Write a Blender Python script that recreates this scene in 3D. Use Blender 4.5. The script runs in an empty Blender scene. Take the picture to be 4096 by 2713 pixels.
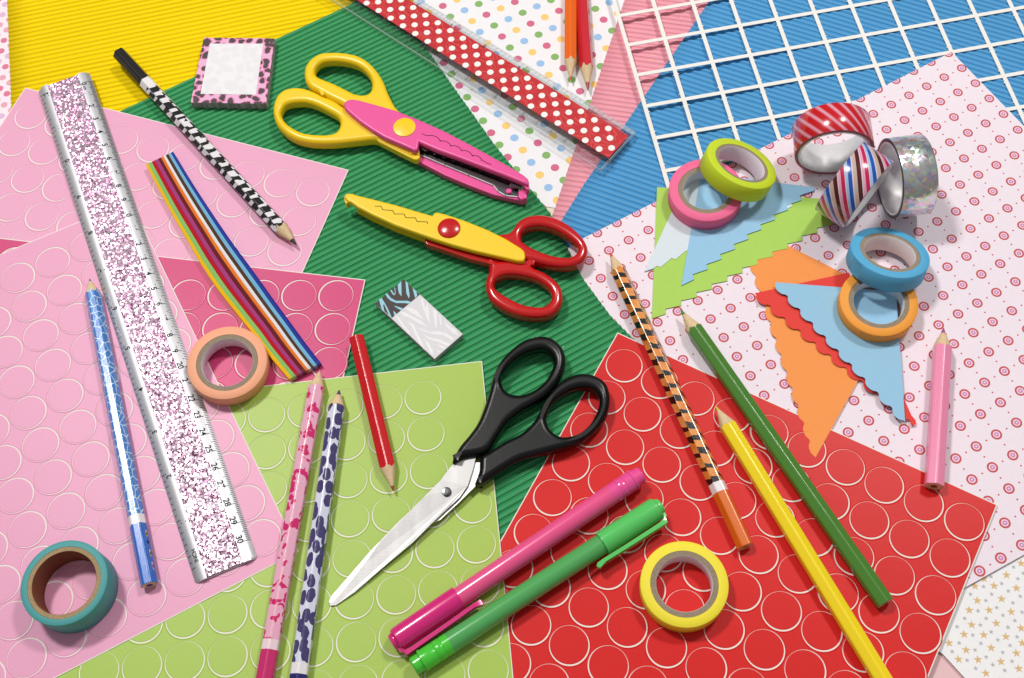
import bpy, math, random
import numpy as np
from mathutils import Vector
random.seed(7)
C = bpy.context.scene
COL = bpy.context.collection
S = 0.01                                  # the builders work in centimetres

# ------------------------------------------------------------------ camera
CW, CH = 4096.0, 2713.0                   # size of the photograph
F_, TILT, ROLL, HGT, YOFF = 1.1868, 0.4623, -0.0908, 55.5637, -28.0
_c, _s = math.cos(TILT), math.sin(TILT)
_R, _U, _F = np.array([1., 0, 0]), np.array([0, _c, _s]), np.array([0, _s, -_c])
_cr, _sr = math.cos(ROLL), math.sin(ROLL)
RGT, UPP = _cr*_R + _sr*_U, _cr*_U - _sr*_R
CAM = np.array([0., YOFF, HGT])

def G(u, v, z=0.0):
    """the point at height z (cm) on the table seen at photograph pixel u, v"""
    d = _F*F_*CW + RGT*(u - CW/2) - UPP*(v - CH/2)
    return CAM + d*((z - HGT)/d[2])

def Q(x0, y0, s, pts):
    return [(x0 + x/s, y0 + y/s) for x, y in pts]

def GP(pts, z):
    return [tuple(G(u, v, z)[:2]) for u, v in pts]

cd = bpy.data.cameras.new('camera')
cd.sensor_width, cd.lens = 36.0, 36.0*F_
cd.clip_start, cd.clip_end = 0.01, 50.0
cam = bpy.data.objects.new('camera', cd)
COL.objects.link(cam)
from mathutils import Matrix
cam.matrix_world = Matrix(((RGT[0], UPP[0], -_F[0], CAM[0]*S), (RGT[1], UPP[1], -_F[1], CAM[1]*S),
                           (RGT[2], UPP[2], -_F[2], CAM[2]*S), (0, 0, 0, 1)))
C.camera = cam

# ------------------------------------------------------------------ world and studio lamps
w = bpy.data.worlds.new('World')
C.world = w
w.use_nodes = True
wn = w.node_tree
bg = wn.nodes['Background']
tc = wn.nodes.new('ShaderNodeTexCoord')
sp = wn.nodes.new('ShaderNodeSeparateXYZ')
rp = wn.nodes.new('ShaderNodeValToRGB')
wn.links.new(tc.outputs['Generated'], sp.inputs[0])
wn.links.new(sp.outputs['Z'], rp.inputs[0])
rp.color_ramp.elements[0].position = 0.0
rp.color_ramp.elements[0].color = (0.35, 0.34, 0.34, 1)
rp.color_ramp.elements[1].position = 0.9
rp.color_ramp.elements[1].color = (1.0, 0.985, 0.98, 1)
wn.links.new(rp.outputs[0], bg.inputs['Color'])
bg.inputs['Strength'].default_value = 0.33

def lamp(name, loc, power, size, col=(1, 0.97, 0.94)):
    ld = bpy.data.lights.new(name, 'AREA')
    ld.shape, ld.size, ld.energy, ld.color = 'DISK', size, power, col
    o = bpy.data.objects.new(name, ld)
    o.location = [c*S for c in loc]
    o.rotation_euler = (Vector((0, -0.02, 0)) - o.location).to_track_quat('-Z', 'Y').to_euler()
    COL.objects.link(o)
lamp('studio_lamp', (-72, 82, 200), 29.0, 0.3)
lamp('studio_lamp', (95, 92, 200), 22.0, 0.3)
C.view_settings.view_transform = 'Standard'
C.view_settings.look = 'None'
C.view_settings.exposure = 0.0
C.view_settings.gamma = 1.0

# ------------------------------------------------------------------ materials
def rgb(r, g, b, k=0.93):
    f = lambda c: (c/12.92 if c <= 0.04045 else ((c + 0.055)/1.055)**2.4)
    return (f(r/255)*k, f(g/255)*k, f(b/255)*k, 1)

class NT:
    """small helper for writing node trees"""
    def __init__(s, name):
        s.m = bpy.data.materials.new(name)
        s.m.use_nodes = True
        s.t = s.m.node_tree
        s.b = s.t.nodes['Principled BSDF']
    def set(s, sock, v):
        if isinstance(v, bpy.types.NodeSocket):
            s.t.links.new(v, sock)
        elif v is not None:
            sock.default_value = v
    def n(s, typ, ins=None, **props):
        nd = s.t.nodes.new('ShaderNode' + typ)
        for k, v in props.items():
            setattr(nd, k, v)
        for k, v in (ins or {}).items():
            s.set(nd.inputs[k], v)
        return nd
    def math(s, op, a, b=None, c=None):
        nd = s.n('Math', operation=op)
        for i, v in enumerate((a, b, c)):
            s.set(nd.inputs[i], v)
        return nd.outputs[0]
    def uv(s):
        return s.n('UVMap').outputs[0]
    def obj(s):
        return s.n('TexCoord').outputs['Object']
    def xyz(s, v):
        return s.n('SeparateXYZ', {0: v}).outputs
    def comb(s, x, y, z=0.0):
        return s.n('CombineXYZ', {0: x, 1: y, 2: z}).outputs[0]
    def noise(s, vec, scale, detail=2.0, rough=0.5):
        nd = s.n('TexNoise', {'Scale': scale, 'Detail': detail, 'Roughness': rough})
        if vec is not None:
            s.set(nd.inputs['Vector'], vec)
        return nd
    def ramp(s, fac, stops, interp='LINEAR'):
        nd = s.n('ValToRGB', {0: fac})
        cr = nd.color_ramp
        cr.interpolation = interp
        while len(cr.elements) < len(stops):
            cr.elements.new(0.5)
        for e, (p, c) in zip(cr.elements, stops):
            e.position, e.color = p, c
        return nd.outputs[0]
    def mix(s, fac, a, b, blend='MIX'):
        nd = s.n('Mix', data_type='RGBA', blend_type=blend)
        s.set(nd.inputs[0], fac)
        s.set(nd.inputs[6], a)
        s.set(nd.inputs[7], b)
        return nd.outputs[2]
    def bump(s, h, strength=0.3, dist=0.0003):
        nd = s.n('Bump', {'Height': h, 'Strength': strength, 'Distance': dist})
        s.set(s.b.inputs['Normal'], nd.outputs[0])
    def pr(s, **k):
        names = dict(col='Base Color', rough='Roughness', metal='Metallic', spec='Specular IOR Level',
                     coat='Coat Weight', coatr='Coat Roughness', trans='Transmission Weight', ior='IOR', alpha='Alpha',
                     sss='Subsurface Weight', aniso='Anisotropic')
        for a, v in k.items():
            s.set(s.b.inputs[names[a]], v)
        return s.m

def vary(n, col, amount=0.06, scale=300.0, big=8.0):
    """a paint or paper colour with a little grain and slow unevenness"""
    o = n.obj()
    a = n.noise(o, scale, 3.0).outputs[0]
    b = n.noise(o, big, 2.0).outputs[0]
    f = n.math('ADD', n.math('MULTIPLY', a, amount), n.math('MULTIPLY', b, amount))
    f = n.math('ADD', f, 1.0 - amount)
    return n.mix(1.0, col, n.comb(f, f, f), 'MULTIPLY')

def paper(name, col, rough=0.8, grain=0.06, spec=0.1):
    n = NT(name)
    n.pr(col=vary(n, col, grain), rough=rough, spec=spec)
    n.bump(n.noise(n.obj(), 900.0, 3.0).outputs[0], 0.12, 0.0003)
    return n.m

def felt(name, col):
    n = NT(name)
    n.pr(col=vary(n, col, 0.16, 1500.0, 6.0), rough=0.9, spec=0.05)
    n.bump(n.noise(n.obj(), 1300.0, 3.0, 0.7).outputs[0], 0.35, 0.0004)
    return n.m

def plastic(name, col, rough=0.3, grain=0.03, coat=0.0, micro=0.0):
    n = NT(name)
    n.pr(col=vary(n, col, grain, 200.0, 15.0), rough=rough, coat=coat, coatr=0.08)
    if micro:
        n.bump(n.noise(n.obj(), 1500.0, 2.0).outputs[0], micro, 0.0003)
    return n.m

def vinyl(name, col):
    n = NT(name)
    n.pr(col=vary(n, col, 0.05, 600.0, 9.0), rough=0.38, spec=0.22)
    h = n.math('ADD', n.math('MULTIPLY', n.noise(n.obj(), 26.0, 2.0).outputs[0], 6.0), n.noise(n.obj(), 900.0, 2.0).outputs[0])
    n.bump(h, 0.10, 0.0003)
    return n.m

WHITE_EDGE = paper('white_card', rgb(240, 236, 226))
WOOD = None
def wood_mat():
    n = NT('sharpened_wood')
    u, v, _ = n.xyz(n.uv())
    g = n.noise(n.comb(n.math('MULTIPLY', u, 1.2), n.math('MULTIPLY', v, 9.0)), 3.0, 4.0, 0.6).outputs[0]
    n.pr(col=n.ramp(g, [(0.25, rgb(196, 158, 112)), (0.5, rgb(226, 199, 158)), (0.75, rgb(238, 216, 180))]), rough=0.7, spec=0.2)
    n.bump(g, 0.25, 0.0003)
    return n.m
WOOD = wood_mat()
CLEAR_PRINT = paper('black_print', rgb(28, 26, 28), 0.5, 0.02)
BLACK_PRINT = CLEAR_PRINT

# ------------------------------------------------------------------ mesh builder
class MB:
    def __init__(s):
        s.v, s.f, s.m, s.uv = [], [], [], []
    def vert(s, p):
        s.v.append((float(p[0]), float(p[1]), float(p[2])))
        return len(s.v) - 1
    def face(s, idx, mat=0, uv=None):
        s.f.append(tuple(idx))
        s.m.append(mat)
        s.uv.append(uv if uv else [(s.v[i][0], s.v[i][1]) for i in idx])
    def poly(s, pts, mat=0, uv=None):
        s.face([s.vert(p) for p in pts], mat, uv)
    def flat(s, pts2, z, mat=0):
        s.poly([(x, y, z) for x, y in pts2], mat)
    def prism(s, pts2, z0, z1, top=0, side=0):
        p = ccw(pts2)
        a = [s.vert((x, y, z0)) for x, y in p]
        b = [s.vert((x, y, z1)) for x, y in p]
        s.face(b, top)
        s.face(a[::-1], side)
        n = len(p)
        for i in range(n):
            j = (i + 1) % n
            s.face((a[i], a[j], b[j], b[i]), side)
    def loft(s, rings, mat=0, closed=True, uvs=None):
        idx = [[s.vert(p) for p in r] for r in rings]
        for k in range(len(rings) - 1):
            n = len(rings[k])
            for i in range(n if closed else n - 1):
                j = (i + 1) % n
                uv = None
                if uvs:
                    uu, vv = uvs
                    v0, v1 = vv[k][i], (vv[k][i+1] if i + 1 < len(vv[k]) else vv[k][-1])
                    uv = [(uu[k][i], v0), (uu[k][j], v1), (uu[k+1][j], v1), (uu[k+1][i], v0)]
                s.face((idx[k][i], idx[k][j], idx[k+1][j], idx[k+1][i]), mat, uv)
        return idx
    def mesh(s, name, mats, loc=(0, 0, 0), sharp=35, smooth=True):
        me = bpy.data.meshes.new(name)
        me.from_pydata([((x-loc[0])*S, (y-loc[1])*S, (z-loc[2])*S) for x, y, z in s.v], [], s.f)
        for m in mats:
            me.materials.append(m)
        me.polygons.foreach_set('material_index', s.m)
        ul = me.uv_layers.new(name='UVMap')
        ul.data.foreach_set('uv', [c for f in s.uv for p in f for c in p])
        if smooth:
            me.polygons.foreach_set('use_smooth', [True]*len(s.f))
            me.set_sharp_from_angle(angle=math.radians(sharp))
        me.update()
        return me

def area2(p):
    return sum(p[i][0]*p[(i+1) % len(p)][1] - p[(i+1) % len(p)][0]*p[i][1] for i in range(len(p)))
def ccw(p):
    p = [tuple(map(float, q[:2])) for q in p]
    return p if area2(p) > 0 else p[::-1]
def clip(sub, conv):
    """clip polygon sub to the convex counter-clockwise polygon conv"""
    out = list(sub)
    n = len(conv)
    for i in range(n):
        ax, ay = conv[i]; bx, by = conv[(i+1) % n]
        f = lambda p: (bx-ax)*(p[1]-ay) - (by-ay)*(p[0]-ax)
        res = []
        for k in range(len(out)):
            p, q = out[k], out[(k+1) % len(out)]
            fp, fq = f(p), f(q)
            if fp >= 0: res.append(p)
            if fp*fq < 0:
                t = fp/(fp-fq)
                res.append((p[0]+t*(q[0]-p[0]), p[1]+t*(q[1]-p[1])))
        out = res
        if len(out) < 3: return []
    return out
def inset(p, d):
    """shrink a convex counter-clockwise polygon by d"""
    n = len(p); lines = []
    for i in range(n):
        a, b = np.array(p[i]), np.array(p[(i+1) % n])
        t = (b-a)/np.linalg.norm(b-a); nn = np.array([-t[1], t[0]])
        lines.append((a+nn*d, t))
    out = []
    for i in range(n):
        (a, t), (b, u) = lines[i-1], lines[i]
        k = np.linalg.solve(np.stack([t, -u], 1), b-a)
        out.append(tuple(a+t*k[0]))
    return out
def inside(p, poly, margin=0.0):
    n = len(poly)
    for i in range(n):
        a, b = poly[i], poly[(i+1) % n]
        L = math.hypot(b[0]-a[0], b[1]-a[1])
        if ((b[0]-a[0])*(p[1]-a[1]) - (b[1]-a[1])*(p[0]-a[0]))/L < margin: return False
    return True
def circle(cx, cy, r, n=24, ph=0.0):
    return [(cx+r*math.cos(ph+2*math.pi*i/n), cy+r*math.sin(ph+2*math.pi*i/n)) for i in range(n)]
def smooth_loop(pts, k=5, closed=True):
    """Catmull-Rom curve through the points"""
    P = [np.array(p, float) for p in pts]; n = len(P); out = []
    for i in range(n if closed else n-1):
        a = P[i-1] if closed or i > 0 else P[0]
        b, c = P[i], P[(i+1) % n]
        d = P[(i+2) % n] if closed or i+2 < n else P[-1]
        for j in range(k):
            t = j/k
            out.append(tuple(0.5*(2*b + (c-a)*t + (2*a-5*b+4*c-d)*t*t + (3*b-a-3*c+d)*t**3)))
    if not closed: out.append(tuple(P[-1]))
    return out
def puffy(mb, loops, z0, z1, bev, mat=0, res=4):
    """a solid plate between z0 and z1 with rounded edges, outlines in cm, inner loops are holes"""
    cu = bpy.data.curves.new('outline', 'CURVE')
    cu.dimensions, cu.fill_mode = '2D', 'BOTH'
    cu.extrude, cu.bevel_depth, cu.offset, cu.bevel_resolution = (z1-z0)/2 - bev, bev, -bev, res
    for lp in loops:
        spl = cu.splines.new('POLY')
        spl.points.add(len(lp)-1)
        for q, (x, y) in zip(spl.points, lp): q.co = (x, y, 0, 1)
        spl.use_cyclic_u = True
    ob = bpy.data.objects.new('outline', cu)
    me = ob.to_mesh()
    base = len(mb.v); zc = (z0+z1)/2
    for v in me.vertices: mb.v.append((v.co.x, v.co.y, v.co.z+zc))
    for p in me.polygons: mb.face([base+i for i in p.vertices], mat)
    ob.to_mesh_clear()
    bpy.data.objects.remove(ob)
    bpy.data.curves.remove(cu)
def text(mb, s, o, xd, yd, size, mat=0, align='CENTER', zf=None, bold=0.022):
    """printed lettering as thin faces at o, running along xd with its top towards yd"""
    cu = bpy.data.curves.new('lettering', 'FONT')
    cu.body, cu.size, cu.align_x, cu.align_y, cu.offset = s, size, align, 'CENTER', size*bold
    ob = bpy.data.objects.new('lettering', cu)
    me = ob.to_mesh()
    base = len(mb.v)
    for v in me.vertices:
        p = np.array(o) + np.array(xd)*v.co.x + np.array(yd)*v.co.y
        mb.v.append(tuple(p) if zf is None else (p[0], p[1], zf(p)))
    for p in me.polygons: mb.face([base+i for i in p.vertices], mat)
    ob.to_mesh_clear()
    bpy.data.objects.remove(ob)
    bpy.data.curves.remove(cu)
def strip(mb, pts, wd, z, mat=0):
    """a printed line of width wd along 2-D points"""
    for a, b in zip(pts[:-1], pts[1:]):
        a, b = np.array(a[:2], float), np.array(b[:2], float)
        t = (b-a)/max(np.linalg.norm(b-a), 1e-9); n = np.array([-t[1], t[0]])*wd/2
        a2, b2 = a-t*wd*0.3, b+t*wd*0.3
        mb.flat([a2-n, b2-n, b2+n, a2+n], z, mat)

# ------------------------------------------------------------------ things and parts
BASE = {}
def tag(o, label, cat, group=None, kind=None):
    if label: o['label'] = label
    if cat: o['category'] = cat
    if group: o['group'] = group
    if kind: o['kind'] = kind
def thing(name, label, cat, loc, group=None):
    o = bpy.data.objects.new(name, None)
    COL.objects.link(o)
    o.empty_display_size = 0.005
    o.location = [c*S for c in loc]
    BASE[o] = tuple(loc)
    tag(o, label, cat, group)
    return o
def part(parent, name, mb, mats, label=None, sharp=35, smooth=True):
    loc = BASE[parent]
    o = bpy.data.objects.new(name, mb.mesh(name, mats, loc, sharp, smooth))
    COL.objects.link(o)
    o.parent = parent
    BASE[o] = loc
    if label: o['label'] = label
    return o
def solo(name, label, cat, mb, mats, group=None, kind=None, smooth=True, sharp=35):
    a = np.array(mb.v); c = (a.min(0)+a.max(0))/2
    loc = (c[0], c[1], a[:, 2].min())
    o = bpy.data.objects.new(name, mb.mesh(name, mats, loc, sharp, smooth))
    COL.objects.link(o)
    o.location = [k*S for k in loc]
    BASE[o] = loc
    tag(o, label, cat, group, kind)
    return o

# ================================================================== THE TABLE
mb = MB()
mb.prism([(-75, -55), (75, -55), (75, 75), (-75, 75)], -2.5, 0)
n = NT('pale_wood')
g = n.noise(n.n('Mapping', {0: n.obj(), 3: (3.0, 40.0, 3.0)}).outputs[0], 4.0, 5.0, 0.6).outputs[0]
n.pr(col=n.ramp(g, [(0.3, rgb(222, 205, 180)), (0.7, rgb(238, 226, 206))]), rough=0.5)
solo('table', 'pale wooden table top under all the papers', 'table', mb, [n.m], kind='structure')

# ================================================================== PAPERS
def sheet(name, label, px, z, th, mats, deco=None, group=None, world=None):
    """a flat sheet of printed paper; deco(poly) gives (outline, material index, level) for the print"""
    poly = ccw(world if world else GP(px, z+th))
    mb = MB()
    mb.prism(poly, z, z+th)
    for pts, mi, lv in (deco(poly) if deco else []):
        c = clip(ccw(pts), poly)
        if c: mb.flat(c, z+th+0.002+0.0015*lv, mi)
    return solo(name, label, 'paper', mb, mats, group, smooth=False)

def lattice(o, a, b, poly, pad=1.0):
    o, a, b = np.array(o, float), np.array(a, float), np.array(b, float)
    M = np.linalg.inv(np.stack([a, b], 1))
    ij = np.array([M @ (np.array(p)-o) for p in poly])
    lo, hi = np.floor(ij.min(0)-pad).astype(int), np.ceil(ij.max(0)+pad).astype(int)
    for i in range(lo[0], hi[0]+1):
        for j in range(lo[1], hi[1]+1):
            yield i, j, o+a*i+b*j

# white paper with pink dots, far left
def pink_dots(poly):
    rnd = random.Random(3); out = []
    o, e1, e2 = (G(21, 19, 0)[:2] for _ in range(3))
    e1 = G(10.4, 60, 0)[:2]-o; e2 = G(48, 38, 0)[:2]-o
    for i, j, p in lattice(o, e1, e2, poly):
        out.append((circle(p[0], p[1], 0.2), rnd.choice((1, 2, 3)), 0))
    return out
sheet('patterned_paper', 'white paper with pink dots showing beside the yellow corrugated sheet', [(-420, -300), (300, -300), (300, 900), (-420, 900)], 0.0, 0.02,
      [paper('dotted_white', rgb(246, 234, 242)), paper('rose_dot', rgb(226, 130, 160)), paper('blush_dot', rgb(232, 175, 190)), paper('lilac_dot', rgb(226, 190, 218))], pink_dots)

# white paper with four colours of dots
def colour_dots(poly):
    out = []
    for i, j, p in lattice((1.9743, 49.8429+YOFF), (1.2637, -0.4855), (-0.8715, -0.3837), poly):
        mi = (1 if i % 2 == 0 else 2) if j % 2 == 0 else (3 if (i % 2 == 0) else 4)
        out.append((circle(p[0], p[1], 0.235, 28), mi, 0))
    return out
dp = [paper('polka_white', rgb(243, 242, 244)), paper('pink_dot', rgb(216, 115, 145)), paper('blue_dot', rgb(160, 198, 236)),
      paper('yellow_dot', rgb(250, 210, 128)), paper('green_dot', rgb(140, 185, 112))]
sheet('patterned_paper', 'white paper with pink, blue, yellow and green polka dots', [(1420, -260), (3050, -260), (2500, 880), (1900, 778), (1560, 300)], 0.02, 0.02, dp, colour_dots)

# plain salmon paper and paper with stars, lower right
sheet('plain_paper', 'plain salmon pink paper, a corner showing at the bottom right', [(3560, 2440), (3805, 2640), (4120, 2980), (3900, 3200), (3300, 3000)], 0.0, 0.02, [paper('salmon_paper', rgb(240, 200, 202))])
gold = [(2215, 680), (2108, 773), (2300, 793), (2172, 885), (1963, 900), (1895, 982), (2065, 982), (2255, 997), (2127, 1095), (1915, 1108), (1850, 1190), (2020, 1195), (2210, 1210), (2083, 1306), (1868, 1325), (1802, 1405), (1970, 1408), (2167, 1425), (2037, 1525), (2340, 580), (1942, 775), (2340, 1137), (2300, 1352), (2320, 1485), (1720, 1265), (2350, 1265), (2020, 712)]
grey = [(2275, 612), (2313, 712), (2230, 818), (2088, 845), (2017, 780), (2270, 920), (2037, 900), (1905, 845), (2130, 960), (1970, 988), (2185, 1027), (2040, 1053), (2287, 1072), (1855, 1053), (1990, 1110), (2228, 1130), (2083, 1170), (1925, 1197), (2140, 1238), (1995, 1268), (2245, 1285), (1808, 1265), (1945, 1325), (2183, 1345), (2040, 1385), (1748, 1338), (1877, 1413), (2097, 1452), (1950, 1482), (2200, 1500), (2333, 863), (1790, 1125), (2350, 1000), (2305, 1212), (2081, 694), (2173, 753), (2263, 1422)]
def star(cx, cy, r, ph):
    return [(cx+(r if k % 2 == 0 else r*0.4)*math.cos(ph+k*math.pi/5), cy+(r if k % 2 == 0 else r*0.4)*math.sin(ph+k*math.pi/5)) for k in range(10)]
def stars(poly):
    out, seen = [], []
    base = [(G(2996+x/2.148, 1983+y/2.148, 0.2), 0.21, 1) for x, y in gold] + [(G(2996+x/2.148, 1983+y/2.148, 0.2), 0.12, 2) for x, y in grey]
    rnd = random.Random(4)
    for dx, dy in [(0, 0), (3.6, -0.4), (0, -4.3), (3.6, -4.7), (7.2, -0.8), (-3.6, -4), (3.2, 4), (7, 3.6), (-7, -4)]:
        for p, r, mi in base:
            q = (p[0]+dx, p[1]+dy)
            if all(math.hypot(q[0]-s[0], q[1]-s[1]) > 0.36 for s in seen) or (dx, dy) == (0, 0):
                seen.append(q)
                out.append((star(q[0], q[1], r, 1.45+rnd.uniform(-0.1, 0.1)), mi, 0))
    return out
def sheet_concave(name, label, px, z, th, mats, deco):
    poly = ccw(GP(px, z+th)); mb = MB(); mb.prism(poly, z, z+th)
    for pts, mi, lv in deco(poly):
        pc = np.mean(np.array(pts), 0)
        if inside(pc, poly, -0.2):
            # star tips only need trimming when they cross the edge
            tri = [(pts[k-1], pts[k], pts[(k+1) % 10]) for k in range(0, 10, 2)]
            inner = [pts[k] for k in range(1, 10, 2)]
            for t in list(tri)+[inner]:
                c = clip(ccw(t), poly)
                if c: mb.flat(c, z+th+0.002, mi)
    return solo(name, label, 'paper', mb, mats, smooth=False)
sheet_concave('patterned_paper', 'white paper printed with gold and silver stars at the lower right', [(3300, 2300), (3480, 2280), (4600, 1950), (4700, 3300), (4400, 3350), (3860, 2713), (3770, 2615)], 0.14, 0.02,
      [paper('starry_white', rgb(248, 247, 248)), paper('gold_print', rgb(226, 192, 140)), paper('silver_print', rgb(188, 190, 194))], stars)

# corrugated papers
def corrugated(name, label, px, z, amp, pitch, ridge, mat, mat2, world=None):
    poly = ccw(world if world else GP(px, z+amp))
    a, b = G(*ridge[0], z+amp)[:2], G(*ridge[1], z+amp)[:2]
    t = (b-a)/np.linalg.norm(b-a); nn = np.array([-t[1], t[0]])
    P = np.array(poly); sv = P @ nn; tv = P @ t
    prof = [(0.0, 1.0), (0.05, 1.03), (0.15, 0.96), (0.25, 1.03), (0.30, 1.0), (0.37, 0.72), (0.45, 0.34), (0.55, 0.08), (0.65, 0.0), (0.75, 0.08), (0.85, 0.34), (0.93, 0.72)]
    ss = []
    k = math.floor(sv.min()/pitch)
    rnd = random.Random(hash(label) % 1000)
    while k*pitch < sv.max():
        jit = 1+rnd.uniform(-0.1, 0.1)
        ss += [((k+q)*pitch, h*jit, i) for i, (q, h) in enumerate(prof)]
        k += 1
    mb = MB(); rows = []
    for s, h, i in ss:
        xs = []
        for e in range(len(poly)):
            s0, s1, t0, t1 = sv[e], sv[(e+1) % len(poly)], tv[e], tv[(e+1) % len(poly)]
            if (s0-s)*(s1-s) < 0: xs.append(t0+(t1-t0)*(s-s0)/(s1-s0))
        if len(xs) < 2: continue
        lo, hi = min(xs)+rnd.uniform(-0.01, 0.01), max(xs)+rnd.uniform(-0.01, 0.01)
        m = max(2, int((hi-lo)/1.5))
        ti = [lo+(hi-lo)*q/m for q in range(m+1)]
        rows.append(([mb.vert((*(t*q+nn*s), z+amp*h+0.006*math.sin(q*0.9+s*1.7))) for q in ti], i))
    for (r0, i0), (r1, i1) in zip(rows[:-1], rows[1:]):
        n0, n1 = len(r0), len(r1)
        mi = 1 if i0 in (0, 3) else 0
        if n0 == n1:
            for q in range(n0-1): mb.face((r0[q], r0[q+1], r1[q+1], r1[q]), mi)
        else:
            mb.face(list(r0)+list(r1[::-1]), mi)
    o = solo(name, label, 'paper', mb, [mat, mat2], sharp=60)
    md = o.modifiers.new('paper_thickness', 'SOLIDIFY')
    md.thickness, md.offset = 0.00018, -1
    return o
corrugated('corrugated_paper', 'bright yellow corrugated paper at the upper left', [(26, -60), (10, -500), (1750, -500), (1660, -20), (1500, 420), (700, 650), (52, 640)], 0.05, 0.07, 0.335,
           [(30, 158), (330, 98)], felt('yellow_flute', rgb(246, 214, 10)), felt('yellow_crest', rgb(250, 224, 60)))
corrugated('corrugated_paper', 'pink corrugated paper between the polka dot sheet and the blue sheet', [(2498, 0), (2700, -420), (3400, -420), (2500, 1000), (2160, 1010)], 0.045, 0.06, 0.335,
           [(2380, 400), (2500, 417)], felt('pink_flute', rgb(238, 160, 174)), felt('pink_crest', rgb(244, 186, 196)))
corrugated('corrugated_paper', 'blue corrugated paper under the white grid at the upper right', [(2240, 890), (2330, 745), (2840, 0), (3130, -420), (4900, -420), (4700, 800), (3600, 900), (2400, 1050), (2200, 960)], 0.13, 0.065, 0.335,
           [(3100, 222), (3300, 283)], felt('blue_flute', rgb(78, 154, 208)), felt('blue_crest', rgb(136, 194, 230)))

# white grid left over from a sheet of square stickers
GX, GY, GT, GPX = 8.1514, 45.8488+YOFF, 0.1024, 2.226
def grid_pt(i, j):
    c, s = math.cos(GT), math.sin(GT)
    p = np.array([GX+c*GPX*i+s*GPX*j, GY+s*GPX*i-c*GPX*j, 0.05])
    d = p-CAM; k = F_*CW/(d @ _F)
    u, v = CW/2+(d @ RGT)*k, CH/2-(d @ UPP)*k
    z = 0.222+0.34*max(0.0, 1-i/5.0)**1.3*max(0.0, 1-max(j-1, 0)/3.0)
    return G(u, v, z)
mb = MB()
def bar(p, q, wd):
    p, q = np.array(p), np.array(q); t = (q-p)[:2]; t = t/np.linalg.norm(t); n_ = np.array([-t[1], t[0], 0])*wd/2
    h = np.array([0, 0, 0.035])
    a = [mb.vert(x) for x in (p-n_, q-n_, q+n_, p+n_)]
    b = [mb.vert(x+h) for x in (p-n_, q-n_, q+n_, p+n_)]
    mb.face(b); mb.face(a[::-1])
    for i in range(4): mb.face((a[i], a[(i+1) % 4], b[(i+1) % 4], b[i]))
rnd = random.Random(5)
for j in range(-5, 6):
    for i in range(0, 16):
        if j <= 4 or i == 0:
            if i < 15 and j <= 4: bar(grid_pt(i-(0.05 if i == 0 else 0), j), grid_pt(i+1, j), 0.228)
        if j < 5: bar(grid_pt(i, j)+np.array([0, 0, 0.002]), grid_pt(i, j+(1 if j < 4 else 0.55))+np.array([0, 0, 0.002]), 0.228)
        for di, dj in ((0.13, 0.18), (-0.13, 0.2), (0.13, -0.2), (-0.13, -0.18)):
            if rnd.random() < 0.6 and j <= 4 and not (i == 0 and di < 0):
                p = grid_pt(i+di*0.25, j+dj); q = grid_pt(i+di*0.62, j+dj+0.008)
                bar(p+np.array([0, 0, 0.004]), q+np.array([0, 0, 0.004]), 0.05)
solo('sticker_grid', 'white cardboard grid left from square stickers on the blue corrugated paper', 'sticker grid', mb, [paper('white_grid', rgb(244, 242, 236))], smooth=False)

# lilac paper with heart targets
HT = 0.432
ha = np.array([-1.0981, -0.5061]); hb = np.array([0.4941, -1.1254])
ha = ha/np.linalg.norm(ha)*1.2171; hb = hb/np.linalg.norm(hb)*1.2171
def heart_shape(cx, cy, r):
    up = -hb/np.linalg.norm(hb); rt = np.array([up[1], -up[0]])
    out = []
    for k in range(20):
        t = 2*math.pi*k/20
        x = 16*math.sin(t)**3/17; y = (13*math.cos(t)-5*math.cos(2*t)-2*math.cos(3*t)-math.cos(4*t))/17
        p = np.array([cx, cy])+r*(rt*x+up*y); out.append(tuple(p))
    return out
def hearts(poly):
    out = []
    o = (26.4949, 41.8878+YOFF)
    for i, j, p in lattice(o, ha, hb, poly):
        x, y = p
        out += [(circle(x, y, 0.268, 32), 1, 0), (circle(x, y, 0.172, 28), 2, 1), (circle(x, y, 0.125, 24), 3, 2), (heart_shape(x, y+0.005, 0.05), 2, 3)]
        for d in (ha, hb):
            q = p+d/2
            out.append((circle(q[0], q[1], 0.045, 12), 1, 0))
    return out
hm = [paper('lilac_paper', rgb(244, 232, 241)), paper('red_ring', rgb(205, 96, 100)), paper('pale_ring', rgb(248, 232, 240)), paper('mauve_disc', rgb(216, 146, 196))]
sheet('patterned_paper', 'lilac paper printed with red target hearts under the tape rolls', [(3806, 208), (4150, 560), (5000, 1450), (4560, 1960), (3870, 2345), (3350, 2650), (2050, 1500), (2100, 1105), (2330, 955)], 0.27, 0.02, hm, hearts)

# green corrugated paper
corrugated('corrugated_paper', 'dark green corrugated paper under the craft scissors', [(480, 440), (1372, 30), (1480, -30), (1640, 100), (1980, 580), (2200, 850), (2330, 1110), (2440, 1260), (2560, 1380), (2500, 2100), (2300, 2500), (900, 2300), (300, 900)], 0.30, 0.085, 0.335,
           [(480, 440), (1372, 30)], felt('green_flute', rgb(54, 146, 90)), felt('green_crest', rgb(122, 192, 142)))

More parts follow.
